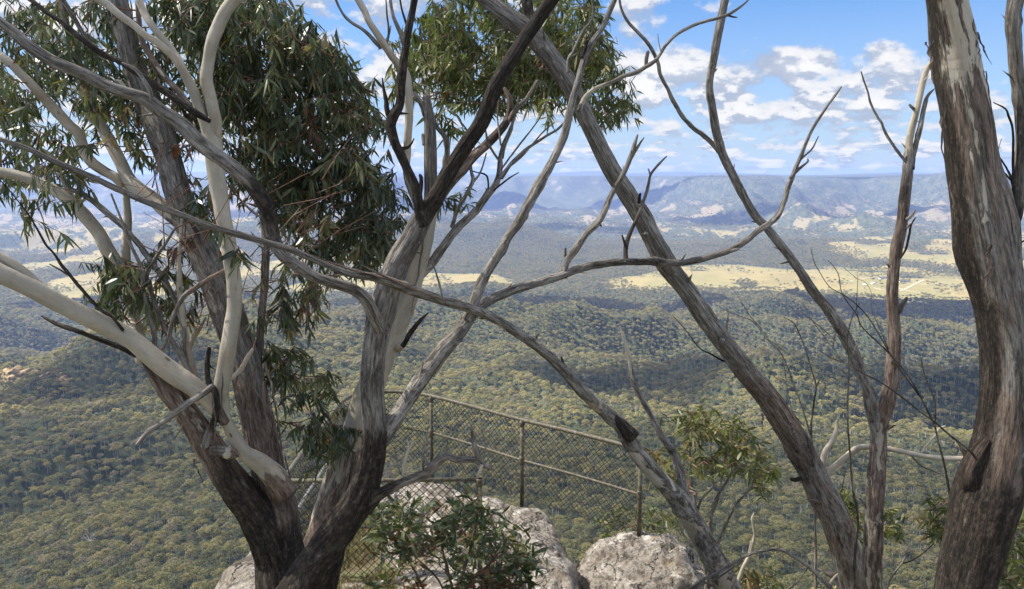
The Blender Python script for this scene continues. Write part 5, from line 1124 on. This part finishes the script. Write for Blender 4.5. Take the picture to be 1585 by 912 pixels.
strips(Ht, [(1498, -5, 2.9, 16, 66, 3.5), (1505, 30, 2.9, 22, 55, 2.5), (1513, 50, 2.9, 22, 50, 3), (1510, 55, 2.9, 6, 50, 3), (1518, 84, 2.92, 10, 40, 4), (1526, 110, 2.92, 10, 70, 2.5), (1445, 60, 2.88, -6, 35, 4), (1440, 70, 2.88, 4, 60, 5), (1432, 65, 2.9, 14, 18, 3), (1458, 140, 2.9, 3, 50, 3), (1536, 180, 2.95, 3, 90, 2.5), (1450, 20, 2.88, 2, 80, 6), (1458, 180, 2.9, 8, 90, 4), (1470, 280, 2.92, 8, 60, 3), (1532, 330, 2.92, -3, 150, 7)])

# ---- the white dead limb wedged between the trunks
W1 = empty('dead_branch', tuple(P(1380, 700, 6.7)), 'bleached white branch wedged level between the red-brown tree and the thick trunk', 'branch')
w1 = stem('limb', [(1506, 710, 8, 6.5, WH), (1462, 710, 9), (1436, 706, 8), (1412, 702, 8), (1372, 694, 8, 6.7), (1336, 691, 10), (1325, 697, 11), (1311, 707, 10), (1296, 719, 10), (1281, 729, 11, 6.7), (1272, 745, 12), (1268, 762, 10)], Y=6.7, parent=W1, tone=WH, rough=.8)
stem('twig', [(1272, 742, 12, 6.7, WH), (1273, 719, 11), (1276, 699, 9), (1287, 683, 8), (1294, 668, 7), (1296, 655, 5), (1298, 648, 3)], Y=6.7, parent=W1)
stem('twig', [(1294, 672, 6, 6.7, WH), (1303, 667, 5), (1307, 663, 3)], Y=6.7, parent=W1)
stem('twig', [(1427, 700, 4, 6.6, (-.2, .7, .5)), (1440, 682, 4), (1448, 673, 4), (1454, 664, 4), (1463, 660, 3)], Y=6.6, parent=W1)
stem('twig', [(1409, 704, 3, 6.6, GR), (1425, 720, 3), (1440, 727, 3), (1458, 735, 2), (1484, 745, 1.5)], Y=6.6, parent=W1)
W2 = empty('dead_branch', tuple(P(1328, 855, 6.9)), 'short white branch jammed low between the slanting trunk and red-brown tree', 'branch')
stem('limb', [(1300, 812, 8, 6.9, WH), (1318, 832, 14), (1330, 855, 16), (1336, 885, 14), (1345, 940, 12)], Y=6.9, parent=W2)

# ---- dead scrub in front of the right trees
def scrub(label, base, lines, Y, tone=(.62, 0, .2)):
    SCRUB[0] = .62
    s = empty('dead_shrub', base_of(base[0], base[1], Y), label, 'shrub')
    for i, l in enumerate(lines):
        l2 = [(l[0][0], l[0][1], l[0][2], Y, tone)] + [tuple(q) for q in l[1:]]
        stem('stem' if i == 0 else 'twig', l2, Y=Y, parent=s)
    SCRUB[0] = 1.0
    return s
scrub('black leafless twiggy stem rising beside the thick right trunk, before the white branch', (1490, 960),
      [[(1490, 980, 7), (1480, 850, 7), (1472, 775, 7), (1460, 714, 6), (1452, 680, 5), (1447, 659, 5), (1436, 636, 5), (1427, 618, 4), (1407, 583, 4), (1377, 548, 4), (1336, 508, 3), (1326, 487, 3), (1312, 468, 3), (1302, 450, 2.5), (1298, 426, 2), (1290, 412, 2), (1281, 403, 1.5)],
       [(1424, 614, 4), (1405, 588, 4), (1387, 563, 4), (1366, 527, 3), (1345, 493, 3), (1326, 472, 3), (1305, 456, 2.5), (1284, 444, 2), (1268, 420, 2), (1260, 405, 2), (1255, 385, 1.5)],
       [(1447, 660, 4), (1447, 623, 4), (1438, 600, 3.5), (1432, 583, 3), (1427, 565, 3), (1425, 552, 2)], [(1375, 540, 2.5), (1360, 505, 2), (1350, 480, 1.5), (1349, 455, 1.2), (1340, 438, 1.2), (1325, 430, 1), (1308, 416, 1)]], 4.6)
scrub('thin dark arching twig growing from the knee of the thick right trunk', (1530, 960),
      [[(1512, 712, 6), (1503, 700, 6), (1485, 685, 5), (1467, 671, 5), (1445, 652, 4), (1427, 639, 4), (1405, 622, 4), (1387, 608, 3.5), (1360, 590, 3), (1336, 578, 3), (1318, 568, 2.5), (1301, 560, 2), (1285, 553, 2), (1268, 542, 1.5)]], 2.9)
scrub('tall straight black leafless sapling between slanting trunk and red-brown tree', (1322, 975),
      [[(1322, 1000, 8), (1322, 900, 8), (1324, 845, 7), (1327, 800, 7), (1320, 755, 6), (1316, 704, 5), (1312, 644, 5), (1314, 568, 4), (1311, 528, 3), (1319, 492, 2.5), (1330, 470, 2)],
       [(1314, 572, 3), (1322, 545, 2.5), (1331, 513, 2), (1326, 477, 1.8), (1327, 450, 1.5), (1328, 426, 1.2)], [(1314, 715, 3), (1308, 735, 3), (1303, 760, 2)], [(1320, 790, 3), (1308, 780, 2), (1300, 760, 1.5)]], 5.2)
scrub('brown leafless shrub with a fan of fine upright twigs behind the slanting trunk', (1262, 1000),
      [[(1262, 1010, 8), (1262, 800, 7), (1256, 674, 6), (1258, 639, 5), (1263, 598, 5), (1257, 575, 4), (1251, 553, 4), (1243, 530, 3), (1233, 507, 3), (1226, 498, 2.5), (1213, 491, 2)],
       [(1263, 600, 4), (1275, 573, 3), (1286, 548, 3), (1292, 525, 2.5), (1293, 507, 2), (1288, 488, 1.5), (1281, 467, 1.2)], [(1234, 505, 2), (1233, 490, 1.5), (1226, 474, 1.2)],
       [(1258, 690, 4), (1253, 669, 4), (1243, 635, 3.5), (1230, 598, 3), (1220, 570, 3), (1210, 548, 2.5), (1198, 535, 2), (1185, 523, 2), (1167, 499, 2), (1150, 491, 2), (1131, 484, 1.8), (1122, 480, 1.5), (1114, 475, 1.2)],
       [(1190, 526, 2), (1175, 505, 2), (1164, 493, 2), (1155, 480, 1.6), (1149, 469, 1.5), (1140, 455, 1.3), (1129, 443, 1)], [(1245, 660, 3), (1228, 639, 3), (1220, 610, 2.5), (1215, 573, 2), (1210, 550, 1.5)],
       [(1230, 600, 2), (1205, 588, 2), (1185, 568, 1.5), (1180, 560, 1)], [(1290, 545, 2), (1305, 560, 1.5), (1260, 500, 2), (1250, 480, 2), (1241, 468, 1.5)], [(1305, 540, 1.5), (1280, 515, 2), (1262, 500, 2), (1245, 487, 2), (1239, 475, 1.5)]], 6.6, (.35, 0, .4))
ab = empty('dead_branch', base_of(1060, 930, 5.2), 'thin grey branch arching along the bottom edge right of the boulder', 'branch')
s_ = stem('limb', [(1040, 935, 4, 5.2, GD), (1067, 912, 5), (1090, 896, 5), (1113, 884, 5), (1158, 860, 5), (1185, 852, 5), (1208, 851, 5), (1225, 860, 5), (1250, 876, 6), (1281, 905, 7), (1305, 935, 8)], Y=5.2, parent=ab)
stem('twig', [(1065, 916, 3, 5.2, GD), (1090, 903, 3), (1113, 893, 3), (1150, 868, 2)], Y=5.2, parent=ab)
stem('twig', [(1250, 880, 3, 5.2, GD), (1230, 905, 3), (1200, 930, 3)], Y=5.2, parent=ab)
stem('twig', [(1283, 905, 5, 5.2, WH), (1292, 893, 5), (1297, 888, 3)], Y=5.2, parent=ab)
wd = empty('dead_shrub', base_of(1145, 960, 5.9), 'short bleached white forked stick standing right of the leaning dead tree', 'shrub')
s_ = stem('stem', [(1130, 960, 7, 5.9, WH), (1140, 910, 7), (1148, 882, 6), (1158, 862, 6), (1163, 848, 5), (1168, 828, 5), (1165, 810, 4), (1164, 803, 4), (1167, 794, 2)], Y=5.9, parent=wd)
stem('twig', [(1158, 862, 3, 5.9, WH), (1160, 850, 3), (1163, 838, 2)], Y=5.9, parent=wd)
dt = empty('dead_shrub', base_of(1374, 980, 6.2), 'fine grey forked twig at the bottom edge, between red-brown tree and thick trunk', 'shrub')
stem('stem', [(1360, 990, 4, 6.2, GR), (1374, 912, 3), (1385, 885, 3), (1397, 870, 3), (1403, 855, 2), (1409, 839, 1.5)], Y=6.2, parent=dt)
stem('twig', [(1395, 873, 3, 6.2, (.6, 0, .2)), (1412, 868, 2.5), (1428, 857, 2), (1445, 842, 1.5)], Y=6.2, parent=dt)

# ---- leafy saplings and shrubs
def sapling(label, base, Y, stems, regions, mat, name='sapling', cat='sapling', tone=GR, **kw):
    s = empty(name, base_of(base[0], base[1], Y), label, cat)
    for l in stems: stem('stem', [(l[0][0], l[0][1], l[0][2], Y, tone)] + [tuple(q) for q in l[1:]], Y=Y, parent=s)
    foliage(s, regions, mat, **kw); return s
OL = dict(mult=1.5, leaf=(.07, .12), ratio=.19, per=13, down=.35, young=.02, bias=.12, clump=.3)
sapling('yellow-green leafy gum sapling with thin forked grey stems behind the leaning dead tree', (1100, 1000), 7.4,
        [[(1092, 1010, 9), (1095, 900, 8), (1100, 850, 7), (1101, 795, 6), (1110, 768, 5), (1122, 750, 4), (1140, 725, 4), (1163, 713, 3)], [(1098, 870, 5), (1128, 803, 5), (1140, 780, 4), (1153, 765, 4), (1165, 750, 3), (1172, 730, 2)],
         [(1094, 890, 7), (1085, 850, 6), (1078, 800, 5), (1074, 765, 5), (1070, 740, 4), (1068, 690, 3), (1066, 670, 2)], [(1078, 795, 5), (1086, 772, 4), (1103, 752, 3), (1102, 720, 3), (1100, 690, 2)], [(1101, 800, 4), (1112, 770, 3), (1120, 720, 3), (1128, 690, 2)], [(1090, 860, 3), (1060, 830, 3), (1045, 800, 2)]],
        [([(1040, 640), (1065, 628), (1090, 635), (1105, 655), (1098, 680), (1060, 682), (1038, 668)], (7.1, 7.8), 24, -.8), ([(1110, 665), (1130, 640), (1150, 660), (1175, 680), (1190, 700), (1200, 745), (1180, 768), (1160, 740), (1120, 715), (1105, 690)], (7.0, 7.9), 42, -.7), ([(1000, 705), (1050, 690), (1120, 700), (1130, 730), (1060, 750), (1010, 740)], (7.0, 7.9), 22, -.7)], M_leaf_olive, seed=21, nodes=None, twig_r=.003, **OL)
sapling('small olive bush showing over the back of the boulder at the fence end', (1020, 900), 9.9, [[(1010, 900, 4), (1000, 830, 4), (990, 800, 3)]],
        [([(905, 812), (940, 795), (1000, 785), (1055, 800), (1060, 830), (1000, 830), (930, 828)], (9.6, 10.4), 40, -.9)], M_leaf_olive, name='bush', cat='bush', seed=31, leaf=(.08, .13), ratio=.2, per=12, down=.1, bias=.0, young=.0)
sapling('yellow-green leafy sapling half hidden behind the red-brown tree', (1340, 1000), 7.8, [[(1335, 1000, 6), (1340, 880, 5), (1345, 800, 4), (1330, 770, 3)], [(1340, 880, 4), (1365, 820, 3), (1380, 800, 2)]],
        [([(1293, 748), (1320, 752), (1335, 800), (1330, 840), (1300, 820)], (7.5, 8.1), 22, -.9), ([(1355, 770), (1388, 785), (1393, 825), (1360, 830)], (7.5, 8.1), 16, -.9), ([(1300, 830), (1375, 870), (1330, 880)], (7.5, 8.0), 6, -.9)], M_leaf_olive, seed=22, **OL)
sapling('yellow-green leaf clump peeping out left of the thick right trunk', (1460, 1000), 6.6, [[(1480, 1000, 6), (1470, 880, 5), (1460, 800, 3)]],
        [([(1428, 815), (1442, 775), (1475, 765), (1490, 800), (1490, 835), (1450, 832)], (6.3, 6.9), 22, -.9)], M_leaf_olive, seed=23, **OL)
sapling('yellow-green sapling with pale crooked stem in the bottom right corner', (1570, 1010), 5.6, [[(1580, 1010, 8), (1578, 912, 7), (1577, 850, 7), (1570, 810, 6), (1560, 790, 5), (1552, 770, 3)], [(1578, 900, 4), (1560, 905, 3), (1548, 935, 3)], [(1577, 840, 3), (1590, 800, 3)]],
        [([(1545, 780), (1590, 770), (1595, 912), (1540, 905), (1535, 850)], (5.3, 6.1), 34, -.8)], M_leaf_olive, seed=24, **OL)
sapling('sparse green sprigs at the bottom edge, between leaning dead tree and slanting trunk', (1200, 1010), 7.6, [[(1190, 1010, 5), (1175, 912, 4), (1165, 880, 3)]],
        [([(1130, 880), (1180, 870), (1220, 900), (1200, 930), (1130, 925)], (7.3, 8.0), 18, -.9)], M_leaf_olive, name='bush', cat='bush', seed=25, **OL)
SH = dict(ratio=.24, per=12, down=-.15, clump=.25)
sapling('leafy green shrub in front of the rock platform at the bottom centre', (715, 1010), 5.6,
        [[(700, 1020, 6), (705, 930, 5), (722, 870, 5), (735, 820, 4), (742, 795, 3)], [(705, 930, 5), (690, 870, 4), (675, 820, 3), (660, 800, 2)], [(710, 920, 4), (760, 870, 4), (785, 835, 3)], [(690, 1010, 5), (650, 900, 4), (620, 850, 3), (600, 815, 2)], [(700, 960, 4), (680, 900, 3), (640, 860, 2)]],
        [([(578, 800), (600, 785), (650, 782), (700, 790), (740, 780), (790, 805), (815, 840), (830, 880), (825, 925), (720, 925), (700, 870), (640, 860), (590, 850)], (5.2, 6.2), 215, -.42), ([(570, 840), (650, 860), (690, 925), (580, 925)], (5.4, 6.2), 14, -.2)], M_leaf_shrub, name='shrub', cat='shrub', tone=(.2, 0, .8), seed=26, leaf=(.06, .105), young=.12, bias=.14, **SH)
rs = sapling('low plant with deep red leaves at the foot of the central shrub', (715, 1000), 5.2, [[(715, 990, 4), (716, 930, 3), (720, 910, 2)]],
        [([(712, 905), (745, 900), (790, 903), (800, 925), (715, 925)], (5.1, 5.4), 14, -.9)], M_leaf_shrub, name='shrub', cat='shrub', tone=(.2, 0, .8), seed=27, leaf=(.05, .085), young=1.0, bias=0, **SH)
# ================================================================== features out in the valley
def far_base(px, Y, dz=0.0):
    x = (px-792.5)/FPX*Y*1.011; return x, Y, float(terrain_z(np.array(x), np.array(Y)))+dz
def depth_for(px, py):
    """distance at which the terrain is seen at picture point (px,py)"""
    lo = None
    for Y in np.exp(np.linspace(math.log(350), math.log(15000), 1500)):
        q = P(px, py, Y)
        if q.z <= float(terrain_z(np.array(q.x), np.array(Y))): return q.x, Y, float(terrain_z(np.array(q.x), np.array(Y)))
    q = P(px, py, 4000); return q.x, 4000, -440+EYE
def simple(name, col, rough=.6):
    m, t, out = new_mat(name); principled(t, out, col, rough, .3); return m
M_wallw = simple('painted_wall', (.62, .60, .56)); M_roofd = simple('dark_roof', (.05, .07, .08), .4); M_roofl = simple('pale_iron_roof', (.55, .57, .58), .4); M_dark = simple('window_glass', (.03, .035, .04), .2)
def house(px, py, w_, d_, h_, rot, roof, label, name='farmhouse', cat='house'):
    x, y, z = depth_for(px, py); e = empty(name, (x, y, z), label, cat)
    Rz = Matrix.Rotation(rot, 3, 'Z'); o_ = Vector((x, y, z))
    def bx(nm, a, b, mat, par=e):
        V, F = box_mesh(a[0], b[0], a[1], b[1], a[2], b[2]); return mesh_obj(nm, [tuple(Rz @ Vector(v) + o_) for v in V], F, mat, par, smooth=False)
    wl = bx('wall', (-w_/2, -d_/2, -1), (w_/2, d_/2, h_), M_wallw)
    e_ = 1.0; V = [(-w_/2-e_, -d_/2-e_, h_+.02), (w_/2+e_, -d_/2-e_, h_+.02), (w_/2+e_, d_/2+e_, h_+.02), (-w_/2-e_, d_/2+e_, h_+.02), (-w_/2, 0, h_+d_*.24), (w_/2, 0, h_+d_*.24)]
    mesh_obj('roof', [tuple(Rz @ Vector(v) + o_) for v in V], [(0, 1, 5, 4), (2, 3, 4, 5), (1, 2, 5), (3, 0, 4), (3, 2, 1, 0)], roof, e, smooth=False)
    n = max(2, int(w_/7))
    for i in range(n):
        cx = -w_/2 + w_*(i+.5)/n; bx('window', (cx-1.1, -d_/2-.06, h_*.3), (cx+1.1, -d_/2-.01, h_*.75), M_dark)
    return e
house(1372, 432, 62, 16, 5, .10, M_roofd, 'long dark-roofed farm shed in the paddock left of the red-brown trunk')
house(1400, 437, 44, 14, 5, -.05, M_roofd, 'long dark-roofed farm shed in the paddock just right of the red-brown trunk')
house(1352, 440, 18, 10, 4, .2, M_roofl, 'small white pale-roofed cottage in front of the dark farm sheds')
house(1338, 442, 12, 9, 3.5, -.3, M_roofl, 'white outbuilding leftmost of the farm cluster')
house(1455, 420, 26, 10, 4, .0, M_roofl, 'pale iron-roofed shed among trees at the back of the paddock beside the thick trunk', 'shed', 'shed')
house(1318, 437, 9, 7, 3, .3, M_roofl, 'tiny white shed standing alone left of the farm', 'shed', 'shed')
# radio mast
x, y, z = depth_for(1345, 402); ms = empty('radio_mast', (x, y, z), 'thin pale radio mast above the wooded rise beyond the farm', 'mast')
V = []; F = []; tube_raw([Vector((x, y, z-1)), Vector((x, y, z+66))], [1.0, .6], 6, V, F); mesh_obj('pole', [tuple(v) for v in V], F, M_roofl, ms)
V = []; F = []; tube_raw([Vector((x-3, y, z+60)), Vector((x+3, y, z+60))], [.4, .4], 5, V, F); mesh_obj('crossarm', [tuple(v) for v in V], F, M_roofl, ms)
# farm track
def track(pts_, wd, name='farm_track'):
    W = [Vector(depth_for(*p)) for p in pts_]; S = resample([(p, 40, [0]) for p in W]); V = []; F = []
    c = [s[0] for s in S]
    for i, p in enumerate(c):
        d = (c[min(i+1, len(c)-1)]-c[max(i-1, 0)]); n = Vector((-d.y, d.x, 0)).normalized()*wd
        for s_ in (-1, 1):
            q = p+n*s_; V.append((q.x, q.y, float(terrain_z(np.array(q.x), np.array(q.y)))+.8))
        if i: F.append((2*i-2, 2*i-1, 2*i+1, 2*i))
    return tag(mesh_obj(name, V, F, M_track, smooth=True), kind='structure')
M_track = simple('pale_gravel', (.42, .36, .26), .95)
track([(1352, 446), (1380, 452), (1400, 448), (1420, 438), (1430, 434)], 3.5)
track([(1330, 433), (1352, 430), (1372, 433), (1392, 447), (1430, 455)], 3.0)
# sandstone outcrop low cliffs at the left
def outcrop(px, py, wpx, hpx, label, seed):
    x, y, z = depth_for(px, py); sc = y/FPX; w_ = wpx*sc; h_ = hpx*sc*1.2
    n = 60; V = []; F = []
    for j in range(14):
        for i in range(n+1):
            u = i/n; X_ = x - w_/2 + w_*u; st = h_*(1-abs(2*u-1)**2.4)*(0.75+.4*float(pnoise(u*9+seed, 3, 0)))
            k = j/13; zz = z - 4 + (st+4)*min(k*1.25, 1); bl = 2.2*float(pnoise(u*14+seed, math.floor(k*4)*1.7, 2)) + 2.2*math.floor(k*4)
            V.append((X_, y + bl + (0 if k < .8 else (k-.8)*60) + 8*math.sin(u*7+seed), zz))
    for j in range(13):
        for i in range(n):
            a = j*(n+1)+i; F.append((a, a+1, a+n+2, a+n+1))
    return tag(mesh_obj('sandstone_outcrop', V, F, M_out, smooth=False), label, 'cliff')
m, t, out = new_mat('outcrop_stone'); pos = t.new('ShaderNodeNewGeometry').outputs['Position']
c = t.ramp(t.noise(t.vmath('MULTIPLY', pos, (1, 1, 2.5)), .12, 5, .7), [(.38, (.07, .065, .04)), (.50, (.24, .175, .095)), (.64, (.36, .28, .17))]); principled(t, out, c, .95, .1); M_out = m
outcrop(22, 594, 96, 26, 'ochre sandstone cliff band in the forest at the far left edge', 1)
outcrop(78, 590, 60, 13, 'low ochre rock ledge just right of the cliff band at the far left', 5)
# bleached dead trees standing in the forest
def snag_tree(px, py, h_, label, seed):
    x, y, z = depth_for(px, py); z += 6; rr = random.Random(seed); e = empty('dead_tree', (x, y, z), label, 'dead tree')
    V = []; F = []; b = Vector((x, y, z)); tube_raw([b, b+Vector((.3, 0, h_*.4)), b+Vector((.1, 0, h_*.65))], [.5, .4, .3], 6, V, F)
    mesh_obj('trunk', [tuple(v) for v in V], F, M_bleach, e); V = []; F = []
    for k in range(14):
        a = k*.45-2.9; s0_ = b+Vector((0, 0, h_*rr.uniform(.35, .65))); d_ = Vector((math.sin(a*.55)*1.0, rr.gauss(0, .4), rr.uniform(.5, 1.0))).normalized(); L = h_*rr.uniform(.35, .6)
        m1 = s0_+d_*L*.5+Vector((rr.gauss(0, .4), 0, rr.gauss(0, .3))); tp_ = s0_+d_*L; tube_raw([s0_, m1, tp_], [.2, .14, .05], 4, V, F)
        tube_raw([m1, m1+Vector((rr.gauss(0, 2), 0, rr.uniform(1, 3)))], [.14, .05], 3, V, F)
    mesh_obj('branches', [tuple(v) for v in V], F, M_bleach, e)
M_bleach = simple('bleached_wood', (.36, .34, .31), .8)
snag_tree(143, 866, 17, 'bleached white dead tree standing in the forest at the lower left', 1)
